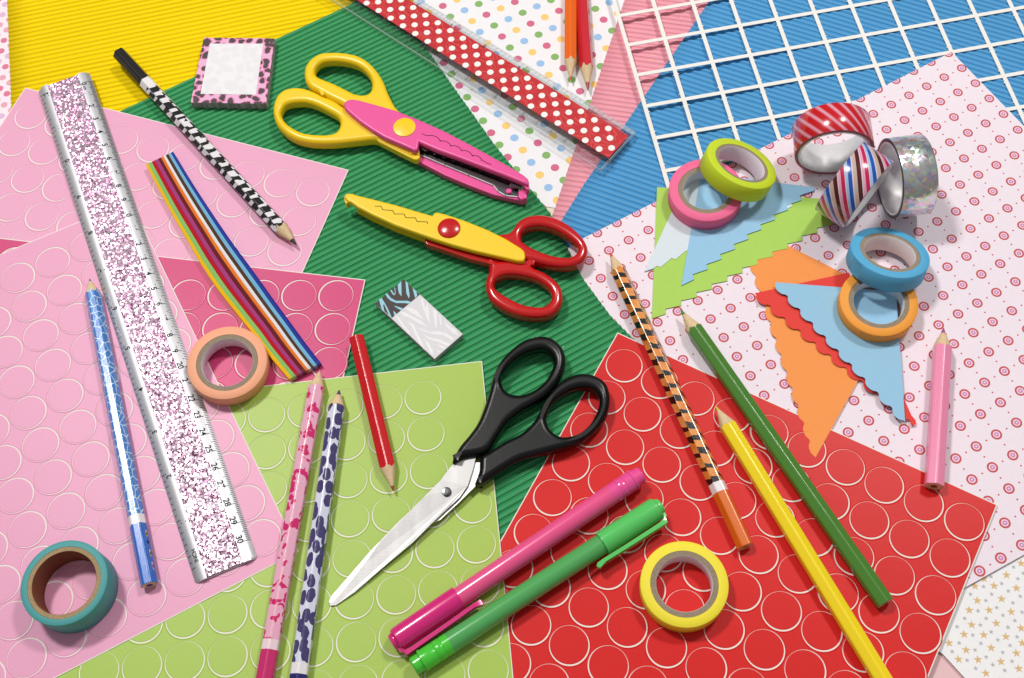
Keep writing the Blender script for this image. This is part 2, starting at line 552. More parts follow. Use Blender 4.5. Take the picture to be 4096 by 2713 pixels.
# ================================================================== STICKER SHEETS
def sticker_mesh(mats):
    mb = MB(); N = 40
    def ringp(r, z, dx=0.0): return [(r*math.cos(2*math.pi*k/N)+dx, r*math.sin(2*math.pi*k/N), z) for k in range(N)]
    off = 0.03
    # coloured disc, white cut line, raised lip of the hole
    d0, d1, d2 = ringp(0.846, 0.018, off), ringp(0.866, 0.012, off), ringp(0.872, 0.004, off)
    mb.poly(d0, 0)
    mb.loft([d0, d1, d2], 0)
    mb.loft([d2, ringp(0.915, 0.004)], 1)
    mb.loft([ringp(0.915, 0.004), ringp(0.922, 0.018), ringp(0.945, 0.022), ringp(0.975, 0.001)], 0)
    return mb.mesh('round_sticker', mats, (0, 0, 0), 50)
def sticker_sheet(label, px, z, org, ang, col, rim, seed, world=None, skip=lambda p: False):
    th = 0.035
    poly = ccw(world if world else GP(px, z+th))
    mat = vinyl(label.split(' sticker')[0].replace(' ', '_')+'_vinyl', col)
    mb = MB()
    a = [mb.vert((x, y, z)) for x, y in poly]
    b = [mb.vert((x, y, z+th)) for x, y in poly]
    c = [mb.vert((x, y, z+th+0.003)) for x, y in inset(poly, rim)]
    n_ = len(poly)
    mb.face(a[::-1], 1); mb.face(c, 0)
    for i in range(n_):
        j = (i+1) % n_
        mb.face((a[i], a[j], b[j], b[i]), 1); mb.face((b[i], b[j], c[j], c[i]), 1)
    root = solo('sticker_sheet', label, 'sticker sheet', mb, [mat, WHITE_EDGE], smooth=False)
    me = sticker_mesh([mat, WHITE_EDGE])
    rnd = random.Random(seed); base_rot = rnd.uniform(0, 6.28); first = None; cnt = 0
    e1 = np.array([math.cos(ang), math.sin(ang)])*1.945; e2 = np.array([math.sin(ang), -math.cos(ang)])*1.945
    for i, j, p in lattice((org[0], org[1]+YOFF), e1, e2, poly):
        if not inside(p, poly, 0.9) or skip(p): continue
        d = np.array([p[0], p[1], z])-CAM; k = F_*CW/(d @ _F)
        u, v = CW/2+(d @ RGT)*k, CH/2-(d @ UPP)*k
        if not (-130 < u < CW+130 and -130 < v < CH+130): continue
        o = bpy.data.objects.new('round_sticker', me)
        COL.objects.link(o)
        o.parent = root
        L = BASE[root]
        o.location = ((p[0]-L[0])*S, (p[1]-L[1])*S, (z+th+0.003-L[2])*S)
        o.rotation_euler = (0, 0, base_rot+rnd.uniform(-0.6, 0.6))
        cnt += 1
    return root
sticker_sheet('large pale pink sticker sheet lying over the yellow and green papers', [(101, 351), (1395, 680), (1120, 1290), (-403, 1120)], 0.38, (-26.132, 44.395), math.atan2(-0.78, 1.81), rgb(236, 170, 200), 0.045, 1,
              skip=lambda p: False)
sticker_sheet('dark pink sticker sheet under the peach tape roll', [(1462, 1119), (1375, 1508), (1290, 1830), (-700, 1700), (-500, 895)], 0.42, (-8.9065, 30.8985), math.atan2(-0.21, 1.93), rgb(212, 70, 124), 0.05, 2,
              skip=lambda p: p[0] < -19.5 and p[1] < 4)
sticker_sheet('bright red sticker sheet under the felt pens', [(2470, 1330), (3990, 2019), (3600, 2990), (1536, 2990)], 0.385, (5.4556, 25.4221), math.atan2(-1.0518, 1.623), rgb(216, 32, 30), 0.05, 3)
sticker_sheet('lime green sticker sheet under the black scissors', [(1928, 1444), (2001, 2169), (2054, 2713), (2090, 3000), (100, 3000), (250, 2560), (560, 1600)], 0.46, (-2.7207, 24.7012), math.atan2(0.0452, 1.9277), rgb(172, 202, 92), 0.04, 4,
              skip=lambda p: p[0] < -20)
sticker_sheet('pale pink sticker sheet in front, under the teal tape roll', [(523, 801), (1195, 2207), (219, 2713), (-200, 2930), (-900, 1400), (0, 1018)], 0.50, (-23.9475, 34.4672), math.atan2(0.79, 1.81), rgb(234, 165, 196), 0.045, 5)

# ================================================================== PAPER SCRAPS with decorative edges
def cut_edge(a, b, kind, step, amp):
    """points from a to b along a decorative cut; amp > 0 bulges to the left of the direction a->b"""
    a, b = np.array(a, float), np.array(b, float); L = np.linalg.norm(b-a); t = (b-a)/L; n_ = np.array([-t[1], t[0]])
    m = max(1, round(L/step)); st = L/m; out = []
    for k in range(m):
        o = a+t*st*k
        if kind == 'stair':
            out += [o+t*st*x+n_*amp*y for x, y in ((0.0 if k else 0.06, 0.5 if k else 0.0), (0.845, -0.5), (0.86, -0.45))]
        elif kind == 'scallop':
            out += [o+t*st*x+n_*amp*y for x, y in ((0, 0), (0.06, 0.0), (0.1, 0.12), (0.13, 0.12), (0.16, 0.35), (0.26, 0.75), (0.42, 1.0), (0.58, 1.0), (0.74, 0.8), (0.86, 0.42), (0.92, 0.1), (0.97, 0.1))]
        elif kind == 'wave':
            out += [o+t*st*x+n_*amp*y for x, y in ((0, 0), (0.25, 0.9), (0.4, 1.0), (0.75, 0.15))]
    out.append(b)
    return [tuple(p) for p in out]
def scrap(label, pts, z, mat, curl=0.0, th=0.02, corner=None, rise=None):
    mb = MB()
    p = ccw(pts)
    lift = rise if rise else lambda q: z+(curl*max(0.0, 1-math.hypot(q[0]-corner[0], q[1]-corner[1])/4.0)**2 if corner is not None else 0)
    a = [mb.vert((x, y, lift((x, y)))) for x, y in p]
    b = [mb.vert((x, y, lift((x, y))+th)) for x, y in p]
    from mathutils.geometry import tessellate_polygon
    tris = tessellate_polygon([[Vector((x, y, 0)) for x, y in p]])
    for t in tris:
        i, j, k = t
        if area2([p[i], p[j], p[k]]) < 0: i, k = k, i
        mb.face((b[i], b[j], b[k])); mb.face((a[k], a[j], a[i]))
    for i in range(len(p)):
        j = (i+1) % len(p)
        mb.face((a[i], a[j], b[j], b[i]))
    return solo('paper_scrap', label, 'paper scrap', mb, [mat], 'cut paper triangles with decorative edges', smooth=False)
def W(u, v, z): return G(u, v, z)[:2]
zz = 0.335
e = cut_edge(W(2604, 1277, zz), W(3331, 888, zz), 'stair', 0.98, 0.25)
scrap('green paper triangle with a stepped edge under the blue scraps', [tuple(W(2628, 750, zz)), *e, tuple(W(3335, 800, zz))], zz, paper('leaf_green_paper', rgb(178, 218, 104)))
zz = 0.365
e = [tuple(W(2350+x/3.485, 950+y/3.485, zz)) for x, y in ((790, 475), (915, 438), (965, 400), (1022, 415), (1170, 290), (1228, 307), (1375, 185), (1440, 200), (1600, 80), (1660, 95))]+[tuple(W(3132, 828, zz)), tuple(W(3140, 842, zz)), tuple(W(3168, 826, zz)), tuple(W(3166, 818, zz))]
scrap('very pale blue paper triangle with a jagged edge beside the pink tape', [tuple(W(2770, 670, zz)), *e, tuple(W(3150, 760, zz))], zz, paper('pale_blue_paper', rgb(220, 232, 238)))
zz = 0.395
e = cut_edge(W(2722, 1146, zz), W(3257, 751, zz), 'stair', 0.92, 0.26)
scrap('sky blue paper triangle with a stepped edge under the pink tape roll', [tuple(W(2804, 692, zz)), *e], zz, paper('sky_paper', rgb(158, 204, 234)))
# the orange scrap rises onto the red sticker sheet at its tip
o_top, o_tip = W(3200, 1010, 0.30), W(3261, 1832, 0.44)
def o_rise(q):
    k = ((np.array(q)-o_top) @ (o_tip-o_top))/((o_tip-o_top) @ (o_tip-o_top))
    return 0.305+0.135*min(1.0, max(0.0, k))
e = cut_edge(W(3003, 1044, 0.31), W(3261, 1832, 0.44), 'scallop', 0.92, -0.15)
scrap('orange paper triangle with a scalloped edge, its tip on the red sheet', [tuple(W(3135, 975, 0.305)), *e, tuple(W(3605, 1212, 0.33))], 0.30, paper('orange_paper', rgb(250, 158, 88)), rise=o_rise)
zz = 0.46
e = cut_edge(W(3019, 1174, zz), W(3640, 1680, zz), 'scallop', 0.95, -0.24)
tip = [tuple(W(3643, 1698, zz)), tuple(W(3655, 1703, zz)), tuple(W(3664, 1695, zz)), tuple(W(3662, 1682, zz)), tuple(W(3645, 1662, zz))]
scrap('red paper triangle with a scalloped edge between the orange and blue ones', [*e, *tip, tuple(W(3395, 1091, zz))], zz, paper('coral_red_paper', rgb(234, 76, 70)))
zz = 0.60
e = cut_edge(W(3098, 1130, zz), W(3620, 1686, zz), 'wave', 0.72, -0.17)
e2 = cut_edge(W(3098, 1130, zz), W(3620, 1686, zz), 'scallop', 0.98, -0.2)
scrap('light blue paper triangle with a scalloped edge under the orange tape roll', [*e2, tuple(W(3584, 1168, zz)), tuple(W(3347, 1149, zz))], zz, paper('light_blue_paper', rgb(156, 202, 230)))

# ================================================================== RULERS
def unit(v): v = np.array(v, float); return v/np.linalg.norm(v)
# --- aluminium ruler with glitter insert
zr = 0.55
O = G(349+11, 324, zr+0.16); E30 = G(982+11, 2159, zr+0.16)
xd = unit(E30-O); ld = np.array([xd[1], -xd[0], 0.0])
if ld[0] > 0: ld = -ld
CMK = np.linalg.norm(E30-O)/30.0
lw = np.mean([(G(*p, zr+0.1)-O) @ ld for p in ((161, 372), (759, 2286))])
rw = np.mean([(G(*p, zr+0.1)-O) @ ld for p in ((372, 321), (1010, 2190))])
li = np.mean([(G(*p, zr+0.25)-O) @ ld for p in ((200, 349), (808, 2281))])
ri = np.mean([(G(*p, zr+0.25)-O) @ ld for p in ((317, 303), (954, 2216))])
x0 = -0.75*CMK; x1 = 31.0*CMK
def RP(x, s, z): return O*np.array([1, 1, 0])+xd*x+ld*s+np.array([0, 0, z])
t_rul = thing('ruler', 'silver ruler with a pink glitter insert on the pale pink sticker sheets', 'ruler', tuple(RP((x0+x1)/2, (lw+rw)/2, zr)))
n = NT('brushed_aluminium')
gr = n.noise(n.n('Mapping', {0: n.obj(), 3: (1, 1, 1)}).outputs[0], 900.0, 2.0).outputs[0]
n.pr(col=rgb(196, 196, 200, 1), rough=0.46, metal=0.7); n.bump(gr, 0.05, 0.0003)
ALU = n.m
mb = MB()
def rail(sa, sb):
    """rounded rail between edge sa (thin) and inner side sb"""
    prof = []
    for k in range(11):
        q = k/10
        prof.append((sa+(sb-sa)*q, zr+0.05+0.2*math.sin(math.pi*0.5*min(1, q*1.05))**0.9))
    prof += [(sb, zr+0.06), (sa+(sb-sa)*0.1, zr)]
    rings = []
    for x, k in ((x0, 0.0), (x0+0.1, 1.0), (x1-0.1, 1.0), (x1, 0.0)):
        c = (0.12 if k == 0 else 0.0)
        rings.append([RP(x, s+(c if abs(s-sa) < abs(sb-sa)*0.35 else 0)*(1 if sb > sa else -1), z) for s, z in prof])
    mb.loft(rings); mb.poly(rings[0]); mb.poly(rings[-1][::-1])
rail(rw, ri); rail(lw, li)
bx = [RP(x0, ri, zr), RP(x1, ri, zr), RP(x1, li, zr), RP(x0, li, zr)]
bz = np.array([0, 0, 0.1])
mb.loft([bx, [p+bz for p in bx]]); mb.poly([p+bz for p in bx]); mb.poly(bx[::-1])
part(t_rul, 'rail_frame', mb, [ALU])
n = NT('pink_glitter')
u = n.uv()
def glit(scale, seed):
    vv = n.n('TexVoronoi', {'Vector': u, 'Scale': scale, 'Randomness': 1.0}, voronoi_dimensions='3D')
    return vv
big = glit(5.5, 0); sm = glit(12.0, 1)
isbig = n.math('LESS_THAN', big.outputs['Distance'], 0.34)
bx_ = n.xyz(big.outputs['Color'])
isbig = n.math('MULTIPLY', isbig, n.math('GREATER_THAN', bx_[0], 0.42))
rc = n.mix(isbig, sm.outputs['Color'], big.outputs['Color'])
tilt = n.n('VectorMath', {0: rc, 1: (0.5, 0.5, 0.5)}, operation='SUBTRACT').outputs[0]
tilt = n.n('VectorMath', {0: tilt, 3: 0.46}, operation='SCALE').outputs[0]
geo = n.n('NewGeometry').outputs['Normal']
nrm = n.n('VectorMath', {0: n.n('VectorMath', {0: geo, 1: tilt}, operation='ADD').outputs[0]}, operation='NORMALIZE').outputs[0]
n.set(n.b.inputs['Normal'], nrm)
gx = n.xyz(sm.outputs['Color'])
gc = n.ramp(gx[1], [(0.0, rgb(124, 66, 102)), (0.28, rgb(196, 150, 180)), (0.6, rgb(226, 192, 214)), (0.92, rgb(240, 226, 238))])
gc = n.mix(isbig, gc, rgb(250, 236, 246))
n.pr(col=gc, metal=0.85, rough=0.26)
GLIT = n.m
mb = MB()
za = zr+0.2
m = 40
a = [RP(x0+0.05, ri-0.02, za), RP(x1-0.05, ri-0.02, za), RP(x1-0.05, li+0.02, za), RP(x0+0.05, li+0.02, za)]
mb.poly(a if area2([q[:2] for q in a]) > 0 else a[::-1])
lo = [p-np.array([0, 0, 0.11]) for p in a]
mb.loft([lo, a], 1)
part(t_rul, 'glitter_insert', mb, [GLIT, plastic('insert_edge', rgb(225, 205, 215))], smooth=False)
mb = MB()
zfr = lambda p: zrail((p-O) @ ld, rw, ri)
zfl = lambda p: zrail((p-O) @ ld, lw, li)
def zrail(s, sa, sb):
    q = (s-sa)/(sb-sa); return zr+0.05+0.2*math.sin(math.pi*0.5*min(1, max(q, 0)*1.05))**0.9+0.006
def tick(x, sa, sb, s0, s1, wd):
    k = 4
    for i in range(k):
        p, q = s0+(s1-s0)*i/k, s0+(s1-s0)*(i+1)/k
        zp, zq = zrail(p, sa, sb), zrail(q, sa, sb)
        mb.poly([RP(x-wd/2, p, zp), RP(x+wd/2, p, zp), RP(x+wd/2, q, zq), RP(x-wd/2, q, zq)])
wr, wl = ri-rw, li-lw                       # signed rail widths (right, left)
for k in range(0, 301):
    ln = 0.36 if k % 10 == 0 else (0.26 if k % 5 == 0 else 0.18)
    tick(k*0.1*CMK, rw, ri, rw+0.02*np.sign(wr), rw+np.sign(wr)*ln, 0.03)
x_in0 = np.mean([(G(*p, zr+0.15)-O) @ xd for p in ((775, 2275),)])
for k in range(0, 193):
    ln = 0.26 if k % 16 == 0 else (0.2 if k % 4 == 0 else 0.15)
    if k % 1 == 0 and (k % 2 == 0): tick(x_in0-k*2.54/16*CMK, lw, li, lw+0.02*np.sign(wl), lw+np.sign(wl)*ln, 0.03)
for k in range(0, 31):
    s = rw+np.sign(wr)*0.49
    text(mb, str(k), RP((k*1.0-(0.0 if k == 0 else 0.16))*CMK+(0.12 if k == 0 else 0), s, zrail(s, rw, ri)+0.006), xd, -ld, 0.41, zf=zfr)
s = rw+np.sign(wr)*0.5
text(mb, 'cm', RP(0.45*CMK, s, zrail(s, rw, ri)+0.006), xd, -ld, 0.26, zf=zfr)
for k in range(1, 13):
    s = lw+np.sign(wl)*0.38
    text(mb, str(k), RP(x_in0-(k*2.54-0.18)*CMK, s, zrail(s, lw, li)+0.006), -xd, ld, 0.38, zf=zfl)
s = lw+np.sign(wl)*0.4
text(mb, 'INCH', RP(x_in0-0.55*CMK, s, zrail(s, lw, li)+0.006), -xd, ld, 0.28, zf=zfl)
part(t_rul, 'scale_marks', mb, [BLACK_PRINT], smooth=False)

# --- clear acrylic ruler with red dotted foil
zq = 0.42; hq = 0.25
TR, BR = G(2548, 527, zq+hq), G(2402, 680, zq+hq)
TL, BL = G(1695, 0, zq+hq), G(1326, 0, zq+hq)
xq = unit((TL-TR)+(BL-BR)); xq = unit(np.array([xq[0], xq[1], 0])); yq = np.array([-xq[1], xq[0], 0])   # xq runs towards the upper left
if (TR-BR) @ yq < 0: yq = -yq
wq = abs((TL-BR) @ yq)*0.5+abs((TR-BL) @ yq)*0.5
Oq = BR.copy(); Oq[2] = 0
LQ = 31.2
# keep the ruler level: drop it a little towards its far end
def AP(x, y, z): return Oq+xq*x+yq*y+np.array([0, 0, z])
t_acr = thing('ruler', 'clear plastic ruler with a red foil band of white dots', 'ruler', tuple(AP(LQ/2, wq/2, zq)))
n = NT('clear_acrylic')
tr = n.n('BsdfTransparent', {0: (0.93, 0.95, 0.95, 1)}).outputs[0]
gl = n.n('BsdfGlossy', {'Color': (1, 1, 1, 1), 'Roughness': 0.05}).outputs[0]
fr = n.n('Fresnel', {'IOR': 1.49}).outputs[0]
bf = n.n('NewGeometry').outputs['Backfacing']
fr = n.math('MULTIPLY', fr, n.math('SUBTRACT', 1.0, bf))
mx = n.n('MixShader', {0: fr, 1: tr, 2: gl}).outputs[0]
n.t.links.new(mx, n.t.nodes['Material Output'].inputs[0])
ACR = n.m
n = NT('acrylic_edge')
tr = n.n('BsdfTransparent', {0: (0.9, 0.92, 0.93, 1)}).outputs[0]
df = n.n('BsdfDiffuse', {'Color': (0.8, 0.82, 0.84, 1)}).outputs[0]  # pale diffuse mixed in to stand for light caught in the edges
gl = n.n('BsdfGlossy', {'Color': (1, 1, 1, 1), 'Roughness': 0.12}).outputs[0]
m1 = n.n('MixShader', {0: 0.38, 1: tr, 2: df}).outputs[0]
m2 = n.n('MixShader', {0: 0.16, 1: m1, 2: gl}).outputs[0]
n.t.links.new(m2, n.t.nodes['Material Output'].inputs[0])
ACE = n.m
mb = MB()
prof = [(0.0, zq+0.02), (0.0, zq+hq-0.05), (0.02, zq+hq-0.02), (0.05, zq+hq), (0.62, zq+hq), (wq-0.42, zq+hq), (wq-0.34, zq+hq-0.02), (wq-0.04, zq+0.12), (wq, zq+0.09), (wq, zq+0.02), (wq-0.04, zq), (0.04, zq)]
rings = []
for x, k in ((0.0, 0.0), (0.05, 1), (LQ-0.05, 1), (LQ, 0)):
    rings.append([AP(x, min(max(y, 0.05 if k == 0 else 0), wq-(0.05 if k == 0 else 0)), z-(0.03 if k == 0 and z > zq+0.05 else 0)) for y, z in prof])
idx = mb.loft(rings); f0_ = len(mb.f)
mb.poly(rings[0], 1); mb.poly(rings[-1][::-1], 1)
np_ = len(prof)
for k_ in range(f0_):
    q = k_ % np_
    if k_//np_ != 1 or q in (0, 1, 2, 6, 7, 8): mb.m[k_] = 1
part(t_acr, 'clear_body', mb, [ACR, ACE], sharp=25)
# foil band
y0 = (G(2432, 632, zq+hq)-Oq) @ yq; y1 = (G(2518, 545, zq+hq)-Oq) @ yq
xb = (G(2475, 588, zq+hq)-Oq) @ xq
n = NT('red_foil')
u_, v_, _ = n.xyz(n.uv())
cx_ = n.math('SUBTRACT', n.math('FRACT', n.math('ADD', n.math('DIVIDE', u_, 2.1), n.math('MULTIPLY', n.math('FLOOR', n.math('DIVIDE', v_, 1.15)), 0.37))), 0.5)
cy_ = n.math('MULTIPLY', n.math('SUBTRACT', n.math('FRACT', n.math('DIVIDE', v_, 1.15)), 0.5), 0.55)
ang = n.math('ARCTAN2', cy_, cx_)
rad = n.math('SQRT', n.math('ADD', n.math('MULTIPLY', cx_, cx_), n.math('MULTIPLY', cy_, cy_)))
ray = n.math('POWER', n.math('ABSOLUTE', n.math('SINE', n.math('MULTIPLY', ang, 9.0))), 6.0)
ray = n.math('MULTIPLY', ray, n.math('GREATER_THAN', n.noise(n.uv(), 1.6, 2.0).outputs[0], 0.45))
n.pr(col=n.mix(n.math('MULTIPLY', ray, 0.55), rgb(204, 38, 46), rgb(236, 96, 90)), rough=0.3, metal=0.1, coat=0.5)
FOIL = n.m
mb = MB()
zf = zq+hq+0.004
mb.poly([AP(xb, y0, zf), AP(LQ-0.4, y0, zf), AP(LQ-0.4, y1, zf), AP(xb, y1, zf)][::-1], 0, [(xb, y0), (LQ, y0), (LQ, y1), (xb, y1)][::-1])
mb.poly([AP(xb, y0, zf-0.003), AP(LQ-0.4, y0, zf-0.003), AP(LQ-0.4, y1, zf-0.003), AP(xb, y1, zf-0.003)], 0)
z3 = lambda x, y: G(2100+x/3.92, 300+y/3.92, zf)
d0 = z3(1525, 975); ca = ((z3(875, 573)-z3(1307, 840))/2 + (z3(663, 440)-z3(875, 573)))/2; cb = (z3(945, 1025)-z3(875, 573))/3
rowy = [((z3(*p)-Oq) @ yq) for p in ((945, 1025), (922, 873), (900, 720), (875, 573))]
rowx = [((z3(*p)-Oq) @ xq) for p in ((945, 1025), (922, 873), (900, 720), (875, 573))]
stp = abs((z3(663, 440)-z3(1090, 705)) @ xq)/2
for r_ in range(4):
    k = math.ceil((xb+0.25-rowx[r_])/stp)
    while rowx[r_]+k*stp < LQ-0.7:
        c = AP(rowx[r_]+k*stp, rowy[r_], 0)
        mb.flat(circle(c[0], c[1], 0.185, 24), zf+0.003, 1)
        k += 1
part(t_acr, 'dotted_foil', mb, [FOIL, paper('white_dot', rgb(246, 244, 240), 0.4)], smooth=False)
mb = MB()
xz = (G(2383, 664, zq+0.15)-Oq) @ xq
def zac(y):
    return np.interp(y, [p[0] for p in prof[:10]], [p[1] for p in prof[:10]])+0.006
def tick2(x, ya, yb, wd=0.014):
    for i in range(3):
        p, q = ya+(yb-ya)*i/3, ya+(yb-ya)*(i+1)/3
        mb.poly([AP(x-wd/2, p, zac(p)), AP(x+wd/2, p, zac(p)), AP(x+wd/2, q, zac(q)), AP(x-wd/2, q, zac(q))])
for k in range(0, 301):
    tick2(xz+0.1*k, 0.08, 0.8 if k % 10 == 0 else (0.52 if k % 5 == 0 else 0.36))
for k in range(0, 31):
    text(mb, '0cm' if k == 0 else str(k), AP(xz+k-(0.25 if k == 0 else 0.12), 0.72, zac(0.72)+0.004), xq*1.0, -yq, 0.4, bold=0.0)
xi = (G(2521, 528, zq+0.15)-Oq) @ xq
for k in range(0, 97):
    tick2(xi+(96-k)*2.54/8, wq-0.06, wq-(0.62 if k % 8 == 0 else (0.4 if k % 2 == 0 else 0.28)))
for k in range(1, 13):
    text(mb, str(k), AP(xi+(12-k)*2.54+(0.3 if k == 12 else 0.0), wq-0.55, zac(wq-0.55)+0.004), -xq, yq, 0.36, bold=0.0)
part(t_acr, 'scale_marks', mb, [paper('grey_print', rgb(74, 72, 76), 0.5, 0.02)], smooth=False)

# ================================================================== PENCILS
def hexprof(r, n_side=6, rnd_=0.14):
    """rounded hexagon, r is half the width across flats"""
    out = []
    R = r/math.cos(math.pi/6)
    for k in range(6):
        a0 = math.pi/6+k*math.pi/3
        for da in (-0.46, -0.30, -0.12, 0.0, 0.12, 0.30, 0.46):
            a = a0+da
            rr = r/math.cos(((a-math.pi/6+math.pi/6) % (math.pi/3))-math.pi/6) if True else R
            out.append((a, min(rr, R*(1-0.035*math.exp(-(da/0.12)**2)))))
    return out
def pencil(name, label, tip, border, end, z0, d, sections, lead, lead_px=None, lead_r=0.16, end_lead=None, round_=False, roll=0.0, group='pencils', endcol=None):
    """tip, wood border, end in photo pixels; sections = [(name, px or None, material)] from the border to the end"""
    r = d/2; zc = z0+r
    T, B, E_ = G(*tip, zc), G(*border, zc), G(*end, zc)
    ax = unit(E_-T); LEN = np.linalg.norm(E_-T)
    sd = unit(np.cross([0, 0, 1], ax)); up = np.array([0, 0, 1.0])
    prof = [(2*math.pi*k/32, r) for k in range(32)] if round_ else hexprof(r)
    prof = [(a+roll, q) for a, q in prof]
    P = lambda x, a, q: T+ax*x+sd*q*math.cos(a)+up*q*math.sin(a)
    xb = (B-T) @ ax
    slope = (r)/(xb)
    def bord(a, q): return q/slope + (0.05*math.sin(a*7+1)+0.04*math.sin(a*17))*0.6
    root = thing(name, label, 'pencil', tuple((T+E_)/2*np.array([1, 1, 0])+np.array([0, 0, z0])), group)
    xl = ((G(*lead_px, zc)-T) @ ax) if lead_px else 0.3*xb
    va = [a*r for a, q in prof]+[(prof[0][0]+2*math.pi)*r]
    # sharpened cone
    mb = MB()
    rl = max(xl*slope, 0.04)
    rings = [[P(xl, a, rl) for a, q in prof], [P((xl+xb)/2, a, (xl+xb)/2*slope) for a, q in prof], [P(bord(a, q), a, q-0.002) for a, q in prof]]
    uu = [[xl]*len(prof), [(xl+xb)/2]*len(prof), [bord(a, q) for a, q in prof]]
    mb.loft(rings, 0, True, (uu, [va]*3))
    part(root, 'sharpened_wood', mb, [WOOD])
    mb = MB()
    rings = [[P(0.0, a, 0.022) for a, q in prof], [P(xl*0.3, a, 0.03+(rl-0.03)*0.33) for a, q in prof], [P(xl, a, rl) for a, q in prof]]
    mb.loft(rings); mb.poly(rings[0][::-1])
    part(root, 'lead_tip', mb, [lead])
    xs = [None]
    pos = []
    for nm, px, mt in sections:
        pos.append(((G(*px, zc)-T) @ ax) if px else LEN)
    start = None
    for k, (nm, px, mt) in enumerate(sections):
        mb = MB()
        x1_ = pos[k]
        if k == 0:
            ra = [P(bord(a, q), a, q) for a, q in prof]; ua = [bord(a, q) for a, q in prof]
        else:
            ra = [P(pos[k-1], a, q) for a, q in prof]; ua = [pos[k-1]]*len(prof)
        last = k == len(sections)-1
        rb = [P(x1_-(0.02 if last else 0), a, q) for a, q in prof]; ub = [x1_]*len(prof)
        rings, uus = [ra, rb], [ua, ub]
        if last:
            rings.append([P(x1_, a, q-0.02) for a, q in prof]); uus.append(ub)
        mb.loft(rings, 0, True, (uus, [va]*len(rings)))
        part(root, nm, mb, [mt])
    mb = MB()
    mb.poly([P(LEN, a, q-0.02) for a, q in prof], 0)
    mb.poly([P(LEN+0.003, 2*math.pi*k/20, lead_r) for k in range(20)], 1)
    part(root, 'cut_end', mb, [endcol or WOOD, end_lead or lead], smooth=False)
    return root, P, pos, r

def lacquer(name, col, rough=0.25):
    n = NT(name)
    u_, v_, _ = n.xyz(n.uv())
    g = n.noise(n.comb(n.math('MULTIPLY', u_, 0.7), n.math('MULTIPLY', v_, 7.0)), 4.0, 3.0).outputs[0]
    f = n.math('ADD', n.math('MULTIPLY', g, 0.12), 0.94)
    n.pr(col=n.mix(1.0, col, n.comb(f, f, f), 'MULTIPLY'), rough=rough, coat=0.35, coatr=0.12)
    n.bump(g, 0.08, 0.0004)
    return n.m
def leadm(name, col): return plastic(name, col, 0.5)
def foilwrap(n, col, rough=0.22):
    n.pr(col=col, rough=rough, coat=0.4, coatr=0.08)
    u_, v_, _ = n.xyz(n.uv())
    n.bump(n.noise(n.comb(n.math('MULTIPLY', u_, 1.5), n.math('MULTIPLY', v_, 8.0)), 3.0, 3.0).outputs[0], 0.12, 0.0004)
    return n.m
WB = lacquer('white_band', rgb(240, 236, 238))

# striped wraps: bands across the pencil, broken at the facets
def stripes(name, base, ink, period, duty, skew, dist, alt=None):
    n = NT(name)
    u_, v_, _ = n.xyz(n.uv())
    fac = n.math('FLOOR', n.math('DIVIDE', v_, 0.385))
    wn_ = n.n('TexWhiteNoise', {'W': fac}, noise_dimensions='1D').outputs[0]
    ns = n.noise(n.comb(u_, n.math('MULTIPLY', fac, 7.3)), 1.3, 2.0).outputs[0]
    ph = n.math('ADD', n.math('ADD', u_, n.math('MULTIPLY', wn_, period*1.0)), n.math('ADD', n.math('MULTIPLY', ns, dist), n.math('MULTIPLY', v_, skew)))
    fr = n.math('FRACT', n.math('DIVIDE', ph, period))
    k = n.math('LESS_THAN', fr, n.math('ADD', duty-0.22, n.math('MULTIPLY', ns, 0.44)))
    if alt:
        b2 = n.noise(n.uv(), 1.4, 3.0).outputs[0]
        base = n.ramp(b2, [(0.35, base), (0.62, alt)])
        fine = n.noise(n.comb(n.math('MULTIPLY', u_, 14.0), n.math('MULTIPLY', v_, 3.0)), 2.0, 2.0).outputs[0]
        base = n.mix(0.25, base, n.ramp(fine, [(0.3, rgb(150, 70, 10)), (0.7, rgb(255, 190, 90))]))
    return foilwrap(n, n.mix(k, base, ink))
ZEB = stripes('zebra_wrap', rgb(236, 234, 236), rgb(22, 20, 22), 0.72, 0.55, 0.45, 1.5)
TIG = stripes('tiger_wrap', rgb(232, 118, 16), rgb(20, 16, 14), 0.74, 0.4, 0.5, 0.8, rgb(246, 172, 96))
def cells(name, cell, line, scale, edge, mode):
    n = NT(name)
    dn = n.noise(n.uv(), 2.0, 2.0).outputs['Color']
    vec = n.n('VectorMath', {0: n.uv(), 1: n.n('VectorMath', {0: dn, 3: 0.25}, operation='SCALE').outputs[0]}, operation='ADD').outputs[0]
    vec = n.n('Mapping', {0: vec, 3: ((0.8, 1.05, 1.0) if mode == 'edge' else (0.72, 1.2, 1.0))}).outputs[0]
    if mode == 'edge':
        vo = n.n('TexVoronoi', {'Vector': vec, 'Scale': scale}, feature='DISTANCE_TO_EDGE', voronoi_dimensions='2D').outputs['Distance']
        k = n.math('GREATER_THAN', vo, edge)
    else:
        vo = n.n('TexVoronoi', {'Vector': vec, 'Scale': scale, 'Randomness': 0.8}, voronoi_dimensions='2D').outputs['Distance']
        k = n.math('LESS_THAN', vo, edge)
    sh = n.noise(n.uv(), 9.0, 3.0).outputs[0]
    c2 = n.mix(n.math('MULTIPLY', sh, 0.12), cell, line)
    return foilwrap(n, n.mix(k, line, c2))
GIR = cells('blue_giraffe_wrap', rgb(44, 120, 204), rgb(196, 224, 246), 2.6, 0.055, 'edge')
PUR = cells('purple_giraffe_wrap', rgb(40, 18, 96), rgb(222, 226, 244), 1.9, 0.45, 'blob')
n = NT('pink_flower_wrap')
ns = n.noise(n.uv(), 1.5, 1.0).outputs[0]
